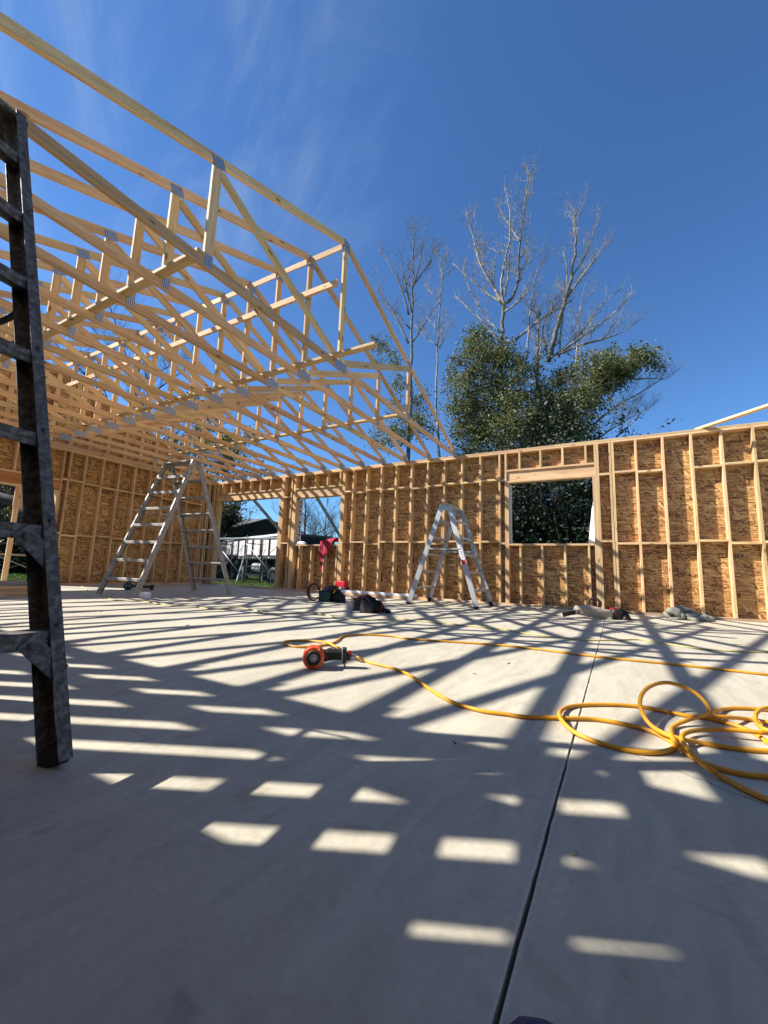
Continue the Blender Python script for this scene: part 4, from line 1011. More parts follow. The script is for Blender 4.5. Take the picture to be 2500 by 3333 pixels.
# crumpled fleece
c = onZ(*RT(1340, 565), 0)
def crumple():
    V = []; Fc = []; rr = random.Random(8); Ls = 440*ku
    def fold(pts, rad):
        P = spline(pts, 5); m_ = len(P); R_ = [rad*(.55+.6*math.sin(math.pi*min(1, (i+1.5)/(m_+2)))+.25*mnoise.noise(Vector((i*.35, rad*90, 3)))) for i in range(m_)]
        b = len(V); tube_geo(P, R_, 12, True, V, Fc)
        for i in range(b, len(V)):
            V[i] = V[i]+Vector((mnoise.noise(V[i]*14), mnoise.noise(V[i]*14+Vector((5, 0, 0))), mnoise.noise(V[i]*14+Vector((0, 9, 0)))))*rad*.55
            if V[i].z < .002: V[i].z = .002
    Q = lambda s, t, z: c+u*(s*Ls/2)+v*(t+.10)+UPZ*z
    fold([Q(-.95, .02, .10), Q(-.75, -.04, .13), Q(-.5, -.05, .08), Q(-.3, -.07, .03)], .060)
    fold([Q(-.98, .05, .03), Q(-.6, .05, .06), Q(0, .08, .07), Q(.5, .06, .04), Q(.95, .02, .02)], .075)
    fold([Q(-.5, .06, .12), Q(-.25, .03, .15), Q(.05, .03, .13), Q(.3, .04, .09)], .055)
    fold([Q(-.35, -.02, .09), Q(-.05, -.08, .07), Q(.2, -.07, .09), Q(.42, -.02, .07), Q(.5, .04, .05)], .042)
    fold([Q(-.2, -.10, .03), Q(.15, -.14, .03), Q(.45, -.13, .05), Q(.75, -.10, .04), Q(1.0, -.08, .015)], .040)
    fold([Q(.35, -.03, .08), Q(.6, -.02, .08), Q(.85, -.05, .045), Q(1.02, -.10, .02)], .038)
    fold([Q(-1.05, -.06, .012), Q(-.8, -.10, .015), Q(-.55, -.11, .02)], .024)
    return mesh_obj('sweatshirt', V, Fc, FLEECE, None, smooth=True)
tag(crumple(), 'grey green sweatshirt crumpled on the floor against the long wall', 'clothing')

# ---- lumber and case along the foot of the long wall
def lie(name, a, b, y, z0, w_, h_, mat, label, cat='board'):
    o = beam(name, (a, y, z0+h_/2), (b, y+.01, z0+h_/2), w_, h_, mat, None); return tag(o, label, cat)
lie('board', -9.2, -5.72, -.22, 0, .14, T, PINE2, 'weathered pine plank lying along the wall foot by the door opening')
lie('board', -5.68, -3.42, -.42, 0, .12, .06, PINE, 'pine board lying on the floor under the white roll')
lie('wrap_roll', -5.60, -3.70, -.43, .061, .085, .05, WHITE, 'long white wrapped roll on top of a pine board at the wall foot', 'roll')
cc = onY(*R5(1210, 1108), -.17)
rc = thing('tool_case', 'red and black tool case standing at the foot of the long wall', 'tool case', (cc.x, -.10, 0))
zz = .0
box('case_body', (cc.x-.17, -.19, .0), (cc.x+.15, -.015, .155), BLACK, rc, ch=.02); box('case_lid', (cc.x-.19, -.18, .157), (cc.x+.10, -.02, .30), REDPL, rc, ch=.015)
box('case_latch', (cc.x-.06, -.197, .11), (cc.x+.02, -.188, .165), GREYPL, rc, ch=.003)

# ---- lumber stack at the left
ls_c = onZ(60, 1944, 0)
kx = ls_c.x; jt2 = random.Random(4)
yN = onZ(150, 1945, 0).y
for layer in range(4):
    for row in range(4):
        x0 = kx-.10-.145*row+jt2.uniform(-.008, .008)+ (.0); e = yN+jt2.uniform(-.05, .05)
        z0 = .040*layer+.001
        o = beam('lumber', (x0, e-2.9, z0+.019), (x0, e, z0+.019), .14, T, PINE, None)
        tag(o, 'pine plank in %s layer of the lumber stack, %s from its front' % (('bottom', 'second', 'third', 'top')[layer], ords[row]), 'plank', 'planks stacked by the gable opening')
o = beam('scaffold_plank', (kx-.30, yN-3.0, .161+.03), (kx-.30, yN+.05, .161+.03), .30, .058, GREYWOOD, None); tag(o, 'grey weathered plank lying on top of the lumber stack', 'plank')
c = onZ(70, 1940, 0); tag(blob('plastic_sheet', (c.x+.16, yN-.75, .016), (.10, .42, .022), WHITEP, None, .5, 3, 6, n=(28, 10), flat=.3), 'crumpled clear plastic on the floor in front of the lumber stack', 'plastic')

# ---- bits and scraps on the slab
sr_ = random.Random(9); scr = []
spots = [(1242*1.507, 1845*1.507), (1025*1.507, 1456*1.507), (1840, 2045), (2400, 2098), (610, 2036), (1270, 2043), (1655, 2160), (2010, 2060), (560, 1975), (760, 1990), (330, 1990), (1480, 2420)]
for i, (x, y) in enumerate(spots):
    p = onZ(x, y, 0); d = (p-CAM).length; s = .003+.0045*min(d, 6)*sr_.uniform(.25, 1)
    a = sr_.uniform(0, 3.1); dv = Vector((math.cos(a), math.sin(a), 0))
    o = beam('wood_chip', p-dv*s*1.6+UPZ*.003, p+dv*s*1.6+UPZ*.0032, s*.5, .004, (PINE2, SOIL, LEATHER)[i % 3], None, ch=.001)
    tag(o, 'small wood chip lying loose on the concrete floor', 'wood chip', 'wood chips scattered on the floor')

# photographer's shoe tip
c = onZ(1830, 3385, .02)
def shoe():
    fw = Vector((.18, .98, 0)).normalized(); sd_ = Vector((fw.y, -fw.x, 0)); root = thing('shoe', 'navy knit shoe with dark sole on the concrete beside the joint', 'shoe', (c.x, c.y, 0))
    def loft(name, rings, mat):
        V = []; Fc = []; n = 20
        for (y, w_, z0, z1) in rings:
            for i in range(n):
                a = 2*math.pi*i/n; V.append(Vector((c.x, c.y, 0))+fw*y+sd_*(w_*math.cos(a))+UPZ*(z0+(z1-z0)*(.5+.5*math.sin(a))))
        for j in range(len(rings)-1):
            for i in range(n): Fc.append((j*n+i, j*n+(i+1) % n, (j+1)*n+(i+1) % n, (j+1)*n+i))
        Fc.append(tuple(range(n))[::-1]); Fc.append(tuple((len(rings)-1)*n+i for i in range(n))); return mesh_obj(name, V, Fc, mat, root, smooth=True)
    loft('upper', [(-.295, .03, .02, .09), (-.28, .038, .02, .10), (-.22, .042, .02, .105), (-.14, .044, .02, .09), (-.07, .047, .02, .065), (-.03, .042, .02, .05), (-.008, .026, .02, .038), (.0, .008, .022, .03)], SHOE)
    loft('sole', [(-.30, .03, 0, .024), (-.28, .04, 0, .026), (-.20, .044, 0, .026), (-.08, .050, 0, .025), (-.03, .046, 0, .024), (-.004, .030, .002, .022), (.005, .010, .006, .018)], BLACK)
shoe()

# ================================================================== OUTSIDE
RT2 = zoomed(1150, 500, .66305)
def leaves(name, centres, size, mat, parent, origin, droop=.3):
    """many small folded leaf faces in one mesh; centres (n,3)"""
    C = np.asarray(centres, dtype=np.float64)-np.array(origin); n = len(C)
    d = np.random.normal(size=(n, 3)); d[:, 2] *= .8; d /= np.linalg.norm(d, axis=1)[:, None]+1e-9
    e = np.random.normal(size=(n, 3)); e -= d*(e*d).sum(1)[:, None]; e /= np.linalg.norm(e, axis=1)[:, None]+1e-9
    s = (size*np.random.uniform(.55, 1.25, n))[:, None]
    V = np.stack([C-d*s*.6, C+e*s*.38, C+d*s*.6, C-e*s*.38], 1).reshape(-1, 3)
    me = bpy.data.meshes.new(name); me.vertices.add(4*n); me.vertices.foreach_set('co', V.ravel())
    me.loops.add(4*n); me.loops.foreach_set('vertex_index', np.arange(4*n, dtype=np.int32))
    me.polygons.add(n); me.polygons.foreach_set('loop_start', np.arange(0, 4*n, 4, dtype=np.int32)); me.polygons.foreach_set('loop_total', np.full(n, 4, dtype=np.int32))
    me.update(calc_edges=True); me.validate()
    return obj(name, me, mat, Matrix.Translation(Vector(origin)), parent)
def blob_leaves(blobs, dens, clump=26, shell=.3, gap=-.16, jit=.19):
    """leaf positions: small clumps spread through overlapping ellipsoids, with gaps where a noise field is low"""
    out = []
    for (c, r, k) in blobs:
        nc = int(dens*k*(r[0]*r[1]*r[2])**(2/3.)/clump)
        d = np.random.normal(size=(nc, 3)); d /= np.linalg.norm(d, axis=1)[:, None]
        rad = np.random.uniform(shell**2, 1.0, nc)**.5*np.random.choice([.9, 1, 1.12, 1.3, 1.5], nc, p=[.25, .35, .2, .13, .07])
        P = np.array(c)+d*rad[:, None]*np.array(r)
        keep = np.array([mnoise.noise(Vector(p)*1.6) > gap+.25*max(0, q-1)*4 for p, q in zip(P, rad)], dtype=bool)
        P = P[keep]; n = len(P)
        j = np.random.normal(size=(n, clump, 3))*(jit*np.random.uniform(.6, 1.5, n))[:, None, None]; j[:, :, 2] *= .8
        out.append((P[:, None, :]+j).reshape(-1, 3))
    return np.concatenate(out)
class Tree:
    def __init__(self, rnd): self.V = []; self.F = []; self.r = random.Random(rnd); self.tips = []
    def limb(self, pts, r0, r1, n=6):
        pts = spline(pts, 4); m = len(pts)
        for i in range(1, m-1): pts[i] = pts[i]+Vector((self.r.uniform(-1, 1), self.r.uniform(-1, 1), self.r.uniform(-.5, .5)))*r0*.35
        rad = [r0+(r1-r0)*(i/(m-1))**.8 for i in range(m)]
        tube_geo(pts, rad, n, True, self.V, self.F); return pts, rad
    def twig(self, p, d, L, rad, lvl):
        pts = [p]; n = 4 if lvl > 0 else 3; dd = d.normalized()
        for i in range(n):
            dd = (dd+Vector((self.r.uniform(-.28, .28), self.r.uniform(-.28, .28), self.r.uniform(-.08, .30)))).normalized(); pts.append(pts[-1]+dd*L/n)
        tube_geo(pts, [rad*(1-.75*i/n) for i in range(n+1)], 4 if rad > .02 else 3, False, self.V, self.F)
        self.tips.append(pts[-1])
        if lvl > 0:
            for i in range(1, n+1):
                for _ in range(1 if self.r.random() < .55 else 2):
                    a = (pts[i]-pts[i-1]).normalized(); sd_ = Vector((self.r.uniform(-1, 1), self.r.uniform(-1, 1), self.r.uniform(-.15, .7))).normalized()
                    self.twig(pts[i], a*.75+sd_*.85, L*self.r.uniform(.42, .66), rad*.52, lvl-1)
    def clothe(self, pts, rad, start, per, L, lvl=2, k=1.0):
        for i in range(int(len(pts)*start), len(pts)):
            t = i/(len(pts)-1)
            for _ in range(per if self.r.random() < .8 else per+1):
                a = (pts[i]-pts[i-1]).normalized() if i else Vector((0, 0, 1)); sd_ = Vector((self.r.uniform(-1, 1), self.r.uniform(-1, 1), self.r.uniform(0, .9))).normalized()
                self.twig(pts[i], a*.7+sd_, L*(1.1-.5*t)*self.r.uniform(.6, 1.2)*k, max(.011, rad[i]*.45), lvl)
    def build(self, name, mat, parent): return mesh_obj(name, self.V, self.F, mat, parent, WM[parent.name].translation, smooth=True)
def trace(Zf, Y, spread, rnd):
    def f(pts):
        out = []; yy = Y
        for i, p in enumerate(pts):
            if i: yy += rnd.uniform(-spread, spread)
            out.append(onY(*Zf(*p), yy))
        return out
    return f
def sz(Y): return .66305/F_PX*((Vector((-4, Y, 8))-CAM).dot(FWD))
# --- big half-dead tree behind the long wall
def traced_tree(name, label, Y, seed, trunks, limbs, blobs, leafmat, bark, leafn, leafsize, group=None, twigL=1.5):
    rnd = random.Random(seed); tr = trace(RT2, Y, .25, rnd); T_ = Tree(seed); k = sz(Y)
    b0 = tr([trunks[0][0][0]])[0]; root = thing(name, label, 'tree', (b0.x, Y, GZ), group)
    Tk = Tree(seed+1)
    for pts, r0, r1 in trunks:
        P = tr(pts); P = [Vector((P[0].x, P[0].y, GZ-.2)), P[0]*.5+Vector((P[0].x, P[0].y, GZ))*.5]+P if pts is trunks[0][0] or pts[0][1] > 1350 else P
        pp_, rr = Tk.limb(P, r0, r1, 8); T_.clothe(pp_, rr, .62, 1, twigL, 2)
    for pts, r0, r1 in limbs:
        pp_, rr = T_.limb(tr(pts), r0, r1, 6); T_.clothe(pp_, rr, .22, 1, twigL*.8, 1 if rnd.random() < .35 else 2)
    Tk.build('trunk', BARK if bark is BARK_PALE and name != 'birch_tree' else bark, root); T_.build('branches', bark, root)
    if blobs:
        B = [(tuple(onY(*RT2(x, y), Y+rnd.uniform(-1.2, 1.2))), (r*k*1.0, r*k*1.25, r*k*1.0), 1) for x, y, r in blobs]
        leaves('crown', blob_leaves(B, leafn), leafsize, leafmat, root, (b0.x, Y, GZ))
    return root
traced_tree('dead_topped_tree', 'tall tree with bare pale top and leafy green lower crown behind the wall', 12.0, 5,
    [([(722, 1430), (722, 1250), (722, 1100), (733, 920), (740, 760), (785, 690), (812, 590), (820, 430), (840, 270), (855, 150), (868, 85)], .19, .018)],
    [([(738, 740), (690, 655), (632, 560), (597, 450), (570, 340), (556, 290)], .10, .014), ([(742, 760), (728, 650), (745, 520), (772, 400), (765, 260), (742, 165)], .085, .013),
     ([(732, 735), (650, 680), (562, 605), (490, 540)], .07, .012), ([(746, 775), (800, 735), (880, 652)], .06, .014), ([(722, 930), (660, 850), (570, 765), (502, 700)], .07, .013),
     ([(820, 430), (780, 370), (735, 300), (712, 255)], .05, .012), ([(812, 590), (850, 520), (845, 450)], .04, .012), ([(722, 880), (640, 790), (560, 640), (540, 560)], .06, .012), ([(745, 700), (765, 560), (770, 420)], .06, .012)],
    [(620, 920, 78), (600, 1010, 90), (680, 1040, 110), (560, 1130, 105), (520, 1250, 70), (600, 1300, 135), (760, 1000, 85), (780, 1180, 130), (840, 1060, 75), (700, 1390, 140), (840, 1360, 140), (490, 1085, 48), (500, 1010, 32), (700, 1200, 120), (560, 1400, 110)],
    LEAF_G, BARK_PALE, 3000, .105, None, 1.5)
traced_tree('leaning_tree', 'leaning pale dead tree with wide bare boughs over green foliage', 12.8, 9,
    [([(905, 1440), (903, 1250), (902, 1060), (905, 930), (915, 780)], .16, .05), ([(955, 1020), (998, 870), (1040, 720), (1075, 580), (1092, 420), (1084, 315), (1112, 262)], .15, .016)],
    [([(1040, 720), (1110, 620), (1190, 515), (1235, 455)], .07, .012), ([(795, 915), (900, 830), (980, 775), (1075, 722)], .07, .03), ([(1000, 985), (1150, 930), (1290, 890), (1350, 860)], .075, .012),
     ([(1015, 975), (1150, 880), (1290, 775), (1370, 675)], .075, .012), ([(850, 1010), (862, 850), (880, 700), (903, 580), (930, 540)], .065, .012), ([(900, 1290), (1050, 1215), (1200, 1140), (1400, 1105), (1535, 1110)], .09, .012),
     ([(1180, 1330), (1300, 1235), (1450, 1150), (1520, 1100)], .06, .012), ([(1095, 1060), (1105, 850), (1135, 650)], .06, .012), ([(1010, 1000), (1020, 860), (1050, 600), (1030, 480)], .06, .012), ([(960, 1010), (1100, 900), (1220, 740), (1280, 690)], .06, .012),
     ([(960, 1010), (930, 860), (980, 760), (1000, 690)], .05, .012), ([(1200, 1400), (1320, 1320), (1430, 1260)], .045, .012), ([(1075, 600), (1140, 500), (1200, 300)], .05, .012), ([(1290, 1390), (1360, 1330), (1440, 1250)], .04, .012)],
    [(1185, 1030, 70), (1265, 1050, 85), (1340, 1030, 62), (1400, 990, 50), (1445, 1005, 48), (1200, 1150, 85), (1060, 1150, 85), (1110, 1250, 95), (1000, 1340, 140), (1110, 1350, 100), (940, 1180, 80), (1290, 1110, 55), (920, 1400, 130), (1500, 1030, 30), (1130, 1085, 58), (1310, 1075, 48), (1235, 1100, 66), (1150, 1190, 70), (1370, 1015, 44), (1020, 1080, 50), (1250, 1000, 45), (980, 1250, 90)],
    LEAF_G, BARK_PALE, 2400, .105, None, 1.6)
traced_tree('slender_tree', 'slender dark-trunked half-bare tree seen through the end of the trusses', 12.4, 13,
    [([(272, 1420), (280, 1200), (285, 1000), (290, 760), (293, 560), (298, 420), (300, 345)], .17, .016)],
    [([(272, 790), (232, 655), (172, 535), (125, 470)], .07, .012), ([(290, 925), (345, 845), (400, 755)], .06, .012), ([(270, 930), (205, 800), (130, 685), (82, 605)], .07, .012), ([(290, 665), (328, 520), (355, 352)], .06, .012), ([(288, 780), (240, 560), (235, 450)], .05, .012), ([(300, 640), (370, 540), (395, 450)], .045, .012), ([(280, 860), (170, 740), (110, 560)], .05, .012)],
    [(140, 940, 62), (195, 1000, 46), (235, 1120, 55), (335, 1180, 48), (330, 1330, 85), (240, 1340, 90), (150, 1400, 80), (110, 1010, 40), (300, 1250, 70), (200, 1220, 40)],
    LEAF_G, BARK, 2100, .105, None, 1.4)
traced_tree('birch_tree', 'thin white-barked bare tree right of the slender dark tree', 12.1, 17,
    [([(420, 1490), (412, 1330), (408, 1180), (414, 960), (420, 790), (440, 610), (458, 490)], .12, .014)],
    [([(414, 865), (360, 800), (330, 760)], .04, .012), ([(430, 745), (382, 682), (350, 640)], .04, .012), ([(412, 940), (350, 900), (300, 840)], .04, .012), ([(440, 620), (425, 540), (410, 480)], .035, .012), ([(415, 960), (455, 880), (470, 800)], .03, .012)],
    None, None, BARK_PALE, 0, 0, None, 1.1)
# dark thicket seen through the big window
def thicket(c, r, seed, label, mat, dens, size, name='thicket_shrub'):
    root = thing(name, label, 'shrub', (c[0], c[1], GZ), 'shrubs behind the long wall' if name == 'thicket_shrub' else 'hedge shrubs at the lawn edge')
    T_ = Tree(seed)
    for i in range(5):
        d = Vector((T_.r.uniform(-.5, .5), T_.r.uniform(-.4, .4), 1)); p = Vector((c[0]+d.x*.5, c[1]+d.y*.5, GZ-.1)); T_.limb([p, p+d*1.2, p+d*2.6+Vector((0, 0, .5))], .07, .03, 6); T_.twig(p+d*2.6, d, 2.0, .03, 2)
    T_.build('stems', BARK_DK, root)
    leaves('foliage', blob_leaves([(c, r, 1.0), ((c[0], c[1], c[2]*.5), (r[0]*.9, r[1]*.9, r[2]*.6), .8)], dens, 12, .3, -.35), size, mat, root, (c[0], c[1], GZ))
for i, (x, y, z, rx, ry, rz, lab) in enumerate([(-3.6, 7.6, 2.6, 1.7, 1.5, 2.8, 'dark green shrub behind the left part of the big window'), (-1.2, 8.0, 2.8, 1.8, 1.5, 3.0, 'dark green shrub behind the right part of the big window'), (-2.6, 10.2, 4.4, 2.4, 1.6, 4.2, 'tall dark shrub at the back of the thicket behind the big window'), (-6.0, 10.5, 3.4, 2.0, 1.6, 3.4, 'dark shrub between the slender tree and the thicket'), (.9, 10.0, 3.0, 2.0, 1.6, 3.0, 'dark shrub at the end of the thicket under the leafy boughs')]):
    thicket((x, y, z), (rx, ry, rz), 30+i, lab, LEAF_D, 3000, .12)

# --- generic trees further off
def far_tree(name, label, base, H, spread, seed, leafmat=None, nleaf=0, lsize=.15, bark=BARK_DK, lvl=3, r0=.22, boughs=9, group=None, low=.25):
    base = Vector(base); T_ = Tree(seed); root = thing(name, label, 'tree', (base.x, base.y, GZ), group); Tk = Tree(seed+1); r = T_.r
    lean = Vector((r.uniform(-.08, .08), r.uniform(-.08, .08), 1))
    P = [base+lean*H*t+Vector((0, 0, GZ-.1)) for t in (0, .25, .5, .75, .95)]
    pp_, rr = Tk.limb(P, r0, r0*.12, 8); bl = []
    for i in range(boughs):
        t = low+(1-low)*(i+.5)/boughs; k = min(len(pp_)-1, int(t*(len(pp_)-1))); a = i*2.4+r.uniform(-.4, .4)
        L_ = spread*(1.15-.65*t)*r.uniform(.75, 1.15); d = Vector((math.cos(a), math.sin(a), .55+.5*t))
        q = [pp_[k], pp_[k]+d*L_*.35+Vector((0, 0, .05*L_)), pp_[k]+d*L_*.7+Vector((0, 0, .02*L_)), pp_[k]+d*L_]
        lp, lr = T_.limb(q, max(.03, rr[k]*.6), .015, 5); T_.clothe(lp, lr, .3, 1, L_*.42, lvl-1)
        for j in (6, 9, 12):
            if j < len(lp): bl.append((tuple(lp[j]), (L_*.24, L_*.24, L_*.20), 1))
    Tk.build('trunk', bark, root); T_.build('branches', bark, root)
    if leafmat:
        if len(T_.tips) > 10:
            tips = np.array([tuple(t) for t in T_.tips]); sel = tips[np.random.randint(0, len(tips), nleaf)]; sel = sel+np.random.normal(size=sel.shape)*.22
            leaves('crown', sel, lsize, leafmat, root, (base.x, base.y, GZ))
    return root
def gpt(px_, dep):            # ground point straight below a photo column at a given depth
    d = ray(px_, 1850); t = dep/d.dot(FWD); p = CAM+d*t; return Vector((p.x, p.y, 0))
far_tree('bare_tree', 'bare spreading tree far off, seen through the window with the shirt', gpt(990, 46), 9.6, 4.8, 41, None, r0=.24, boughs=12, low=.18)
far_tree('bare_tree', 'smaller bare tree far off beside the bigger one in the same window', gpt(1058, 50), 8.2, 4.4, 43, None, r0=.22, boughs=12, low=.18)
far_tree('maple_tree', 'yellowing leafy tree reaching in over the door opening', gpt(648, 36), 11.5, 6.0, 47, LEAF_Y, 7000, .24, r0=.22, boughs=12)
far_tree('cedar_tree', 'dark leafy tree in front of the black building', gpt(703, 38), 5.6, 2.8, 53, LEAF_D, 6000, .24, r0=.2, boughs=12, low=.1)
far_tree('oak_tree', 'bare tree rising behind the gable roof slope', gpt(330, 24), 15.0, 6.5, 59, None, r0=.30, boughs=14, low=.25)
far_tree('elm_tree', 'sparse yellowing tree behind the corner of the two walls', gpt(700, 39), 12.0, 4.2, 61, LEAF_Y, 1800, .15, r0=.22, boughs=11)
far_tree('elm_tree', 'bare tree behind the gable wall near the tall ladder', gpt(470, 38), 15.5, 5.0, 67, LEAF_Y, 500, .15, r0=.24, boughs=12)
# trees seen through the gable opening
far_tree('maple_tree', 'large yellow green tree with a dark low bough seen through the gable opening', gpt(-40, 24), 7.5, 5.2, 71, LEAF_Y, 9000, .2, r0=.34, boughs=16, low=.16)
far_tree('maple_tree', 'green tree with sunlit leaves behind the gable opening post', gpt(120, 29), 7.0, 4.6, 73, LEAF_G, 9000, .2, r0=.30, boughs=16, low=.1)
for i, (px_, dep, lab) in enumerate([(20, 38, 'far green hedge tree at the lawn edge left of the opening post'), (150, 40, 'far green hedge tree at the lawn edge right of the opening post')]):
    far_tree('hedge_tree', lab, gpt(px_, dep), 6.0, 4.5, 77+i, LEAF_G, 8000, .26, r0=.26, boughs=18, low=.04)
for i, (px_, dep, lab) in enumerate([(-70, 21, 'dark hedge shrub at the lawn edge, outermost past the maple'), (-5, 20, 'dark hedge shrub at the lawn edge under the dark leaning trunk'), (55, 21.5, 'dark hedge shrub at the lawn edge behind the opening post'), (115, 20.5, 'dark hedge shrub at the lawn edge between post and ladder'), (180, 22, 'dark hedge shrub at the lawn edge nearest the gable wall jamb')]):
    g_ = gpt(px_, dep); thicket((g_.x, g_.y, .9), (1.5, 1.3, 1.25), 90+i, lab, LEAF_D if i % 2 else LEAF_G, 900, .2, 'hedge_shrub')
# heavy dark bough crossing the gable opening
bp0 = deep(-60, 1602, 15.5); T_ = Tree(83); root = thing('fallen_bough', 'thick dark tree trunk leaning across beyond the gable opening', 'tree', (bp0.x, bp0.y, GZ))
T_.limb([deep(-160, 1570, 15.5), bp0, deep(40, 1630, 15.4), deep(90, 1665, 15.3), deep(130, 1700, 15.2), Vector((deep(200, 1880, 15).x, deep(200, 1880, 15).y, GZ-.1))], .13, .26, 9); T_.build('trunk', BARK_DK, root)

# --- dark outbuilding
def outbuilding():
    dep = 44.0
    ap = deep(*R8(1380, 500), dep); le = deep(*R8(650, 685), dep-.5); u = Vector((le.x-ap.x, le.y-ap.y, 0)); hw = u.length*1.12; u.normalize(); bk = Vector((-u.y, u.x, 0)); bk = bk if bk.dot(FWD) > 0 else -bk
    bk = (bk*.55+u*.85).normalized()           # ridge runs away to the left
    drop = (ap.z-le.z)*1.12; ze = ap.z-drop; Lb = 13.0
    root = thing('outbuilding', 'black metal outbuilding with low grey gable roof beyond the truck', 'building', (ap.x, ap.y, GZ))
    A = Vector((ap.x, ap.y, 0)); P = lambda s, t, z: A+u*s*hw+bk*t*Lb+UPZ*z
    V = [P(-1, 0, GZ), P(1, 0, GZ), P(1, 0, ze), P(0, 0, ap.z-.02), P(-1, 0, ze), P(-1, 1, GZ), P(1, 1, GZ), P(1, 1, ze), P(0, 1, ap.z-.02), P(-1, 1, ze)]
    mesh_obj('wall', V, [(0, 1, 2, 3, 4), (5, 9, 8, 7, 6), (1, 6, 7, 2), (0, 4, 9, 5)], DARKWALL, root)
    for s in (1, -1):
        V = [P(0, -.03, ap.z), P(s*1.08, -.03, ap.z-drop*1.08), P(s*1.08, 1.03, ap.z-drop*1.08), P(0, 1.03, ap.z)]; V += [v+UPZ*.15 for v in V]
        mesh_obj('roof', V, [(0, 1, 2, 3), (4, 7, 6, 5), (0, 4, 5, 1), (1, 5, 6, 2), (2, 6, 7, 3), (3, 7, 4, 0)], SHINGLE, root)
    for k in range(-6, 7):
        s = k/6.5; zt = ap.z-drop*abs(s)-.1; a = P(s, -.003, GZ); beam('siding_rib', a, Vector((a.x, a.y, zt)), .06, .03, DARKWALL, root)
outbuilding()

# --- truck with white stake bed
def truck():
    w0 = onZ(*R8(640, 1855), GZ); w1 = onZ(*R8(900, 1862), GZ); dd = (w1-w0); dd.z = 0
    u = Vector((.93, -.36, 0)).normalized(); v = Vector((-u.y, u.x, 0)); org = w0
    root = thing('truck', 'old tandem-axle truck with dirty white panelled bed parked on the grass', 'truck', org)
    P = lambda x, y, z: org+u*x+v*y+UPZ*(z-0)
    wr = .50; gap = dd.dot(u)
    def wheel(x, y, z=None, r=wr):
        c = P(x, y, GZ+r if z is None else z); M = Matrix.Translation(c) @ Matrix(((u.x, 0, -v.x, 0), (u.y, 0, -v.y, 0), (0, 1, 0, 0), (0, 0, 0, 1)))
        wh = lathe('wheel', [(r*.55, -.13), (r*.92, -.14), (r, -.09), (r, .09), (r*.92, .14), (r*.60, .13), (r*.56, .06)], M, BLACK, root, 28)
        lathe('rim', [(r*.56, .03), (r*.56, .09), (r*.46, .06), (r*.25, .03), (r*.2, .10), (.02, .11)], M, GREYPL, wh, 20)
    for x in (0, 1.32): wheel(x, .1); wheel(x, 2.0)
    wheel(5.2, .15); wheel(5.2, 1.95)
    zb = 1.34; zt = 2.20; x0, x1 = -1.3, 5.9
    beam('chassis', P(-1.6, .75, 1.02), P(8.6, .75, 1.02), .12, .24, BLACK, root); beam('chassis', P(-1.6, 1.5, 1.02), P(8.6, 1.5, 1.02), .12, .24, BLACK, root)
    beam('bed_floor', P(x0, 1.1, zb-.06), P(x1, 1.1, zb-.06), 2.2, .12, RUST, root)
    for y, nm in ((0.0, 'side_panel'), (2.2, 'side_panel')):
        for k in range(3):
            z = zb+.14+.285*k; beam(nm, P(x0, y, z), P(x1, y, z), .05, .275, WHITEP, root)
    nst = 8
    for k in range(nst):
        x = x0+.05+(x1-x0-.1)*k/(nst-1); beam('stake', P(x, -.05, zb-.12), P(x, -.05, zt+.05), .05, .10, RUST if k % 2 else BLACK, root, up=u)
    beam('bed_rail', P(x0, -.04, zt+.08), P(x1, -.04, zt+.08), .10, .10, WHITEP, root); beam('bed_rail', P(x0, -.03, zb-.1), P(x1, -.03, zb-.1), .08, .14, BLACK, root)
    beam('tailboard', P(x0-.03, 0, (zb+zt)/2), P(x0-.03, 2.2, (zb+zt)/2), .05, .86, WHITEP, root)
    wheel(7.9, .15); wheel(7.9, 1.95)
    for k in range(7): beam('marker_light', P(x0+.5+k*.95, -.085, zb-.1), P(x0+.62+k*.95, -.085, zb-.1), .02, .04, WHITE, root)
    # fuel tank, cab and bonnet at the far right
    V, Fc = tube_geo([P(2.6, .3, .78), P(3.7, .3, .78)], .26, 14); mesh_obj('fuel_tank', V, Fc, GREYPL, root)
    box_c = [(6.1, 7.3, .05, 2.1, .9, 2.3), (7.3, 8.8, .35, 1.8, .9, 1.7)]
    for (a, b, c_, d_, e_, f_) in box_c: beam('cab' if a < 7 else 'bonnet', P(a, (c_+d_)/2, (e_+f_)/2), P(b, (c_+d_)/2, (e_+f_)/2), d_-c_, f_-e_, DARKWALL, root, ch=.12)
    beam('mud_flap', P(-.85, .1, .75), P(-.82, .1, .75), .5, .62, BLACK, root); beam('toolbox', P(-1.75, .1, .9), P(-1.1, .1, .9), .6, .75, BLACK, root)
truck()
# --- stack of pale metal sheets beside the truck
def sheet_stack():
    c = onZ(*R8(225, 1560), .45); c = deep(*R8(225, 1480), 23.0); u = Vector((.93, -.36, 0)).normalized(); v = Vector((-u.y, u.x, 0)); c = Vector((c.x, c.y, 0))
    root = thing('sheet_stack', 'stack of pale metal panels on blocks beside the truck', 'panels', (c.x, c.y, GZ))
    for k in range(9): beam('panel', c-u*.75+UPZ*(.72+.10*k), c+u*.75+UPZ*(.72+.10*k), 1.2, .06, GREYPL if k % 3 else WHITEP, root)
    for s in (-1, 1): beam('block', c+u*.5*s-v*.5+UPZ*(GZ+.43), c+u*.5*s+v*.5+UPZ*(GZ+.43), .2, .86, BLACK, root)
    for k in range(2): beam('lid', c-u*(.75)+UPZ*(1.66+.14*k), c+u*.75+UPZ*(1.66+.14*k), .9-.2*k, .10, WHITEP, root)
sheet_stack()

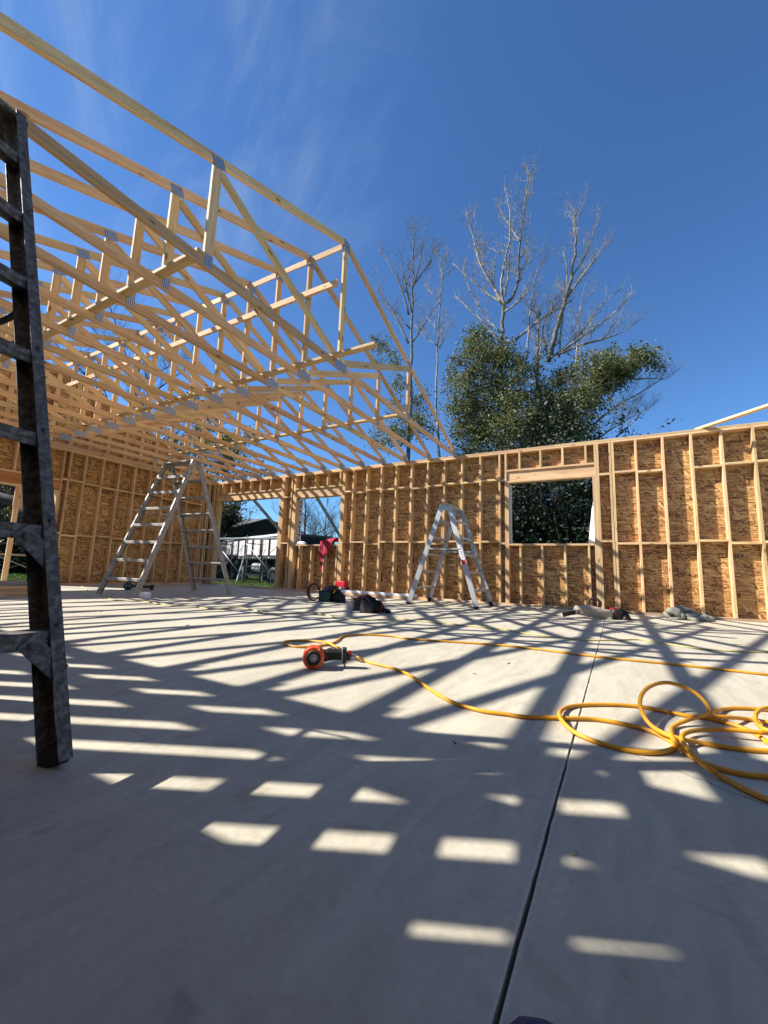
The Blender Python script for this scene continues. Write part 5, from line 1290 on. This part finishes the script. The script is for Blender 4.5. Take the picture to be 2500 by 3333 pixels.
# --- scaffolding outside the door opening and outside the gable opening
def scaffold(label, place, xs, ztop_, rails, plank=None):
    p0 = place(xs[0], 0, GZ); root = thing('scaffold', label, 'scaffold', p0)
    for x in xs:
        for y in (0, .9):
            tube('post', [place(x, y, GZ), place(x, y, ztop_)], .026, STEEL_DK, root, 8)
        for z in rails: tube('frame_rung', [place(x, 0, z), place(x, .9, z)], .02, STEEL_DK, root, 6)
    for a, b in zip(xs[:-1], xs[1:]):
        tube('cross_brace', [place(a, -.03, GZ+.25), place(b, -.03, ztop_-.35)], .012, STEEL_DK, root, 6); tube('cross_brace', [place(a, -.045, ztop_-.35), place(b, -.045, GZ+.25)], .012, STEEL_LT, root, 6)
        tube('guard_rail', [place(a, -.01, ztop_-.18), place(b, -.01, ztop_-.18)], .022, STEEL_DK, root, 6)
    if plank: beam('plank', place(xs[0]-.3, .4, plank), place(xs[-1]+.2, .4, plank), .5, .05, GREYWOOD if plank < 1.2 else STEEL_LT, root)
    return root
Ys = 4.4
xa = onY(*R8(385, 1700), Ys).x; xb = onY(*R8(945, 1700), Ys).x; xc_ = onY(*R8(1350, 1700), Ys).x; zt_ = onY(*R8(950, 850), Ys).z
scaffold('steel scaffold frames with cross braces outside the door opening', lambda x, y, z: Vector((x, Ys+y, z)), [xb-1.95, xb, xb+1.95], zt_, (.9, 1.6), zt_-.10)
Xs = -13.4
zpl = onX(60, 1806, Xs).z
scaffold('scaffold frames with a grey walk plank outside the gable opening', lambda x, y, z: Vector((Xs-y, x, z)), [onX(-70, 1800, Xs).y, onX(190, 1800, Xs).y, onX(190, 1800, Xs).y+2.0], zpl+.45, (.35,), zpl)
# --- low bank of ground cover beyond the gable opening, grass on the lawn
def grass(name, n, region, hgt, seed):
    rs = np.random.RandomState(seed); P = region(rs, n); a = rs.uniform(0, 2*np.pi, n); h = hgt*rs.uniform(.5, 1.3, n); wv = .012+.010*np.linalg.norm(P, axis=1)/12
    dx, dy = np.cos(a)*wv, np.sin(a)*wv; lx = rs.normal(size=n)*h*.35; ly = rs.normal(size=n)*h*.35
    V = np.zeros((n, 3, 3)); V[:, 0, 0] = P[:, 0]-dx; V[:, 0, 1] = P[:, 1]-dy; V[:, 1, 0] = P[:, 0]+dx; V[:, 1, 1] = P[:, 1]+dy; V[:, 2, 0] = P[:, 0]+lx; V[:, 2, 1] = P[:, 1]+ly; V[:, 2, 2] = h
    me = bpy.data.meshes.new(name); me.vertices.add(3*n); me.vertices.foreach_set('co', V.reshape(-1)); me.loops.add(3*n); me.loops.foreach_set('vertex_index', np.arange(3*n, dtype=np.int32))
    me.polygons.add(n); me.polygons.foreach_set('loop_start', np.arange(0, 3*n, 3, dtype=np.int32)); me.polygons.foreach_set('loop_total', np.full(n, 3, dtype=np.int32)); me.update(calc_edges=True)
    o = obj(name, me, GRASSM, Matrix.Translation((0, 0, GZ))); o['kind'] = 'stuff'; o['label'] = 'short green lawn grass around the building'; o['category'] = 'grass'; return o
def reg(rs, n):
    k = n//2; A = np.stack([rs.uniform(-34, -11.6, k), rs.uniform(-9, 3, k)], 1); m_ = n-k
    r_ = rs.uniform(1, 26, m_); t = rs.uniform(-.5, .5, m_); B = np.stack([-9.4-r_*.78+t*(2+r_*.3), .6+r_*.66+t*(2+r_*.3)*.5], 1); return np.concatenate([A, B])
grass('grass', 90000, reg, .10, 3)
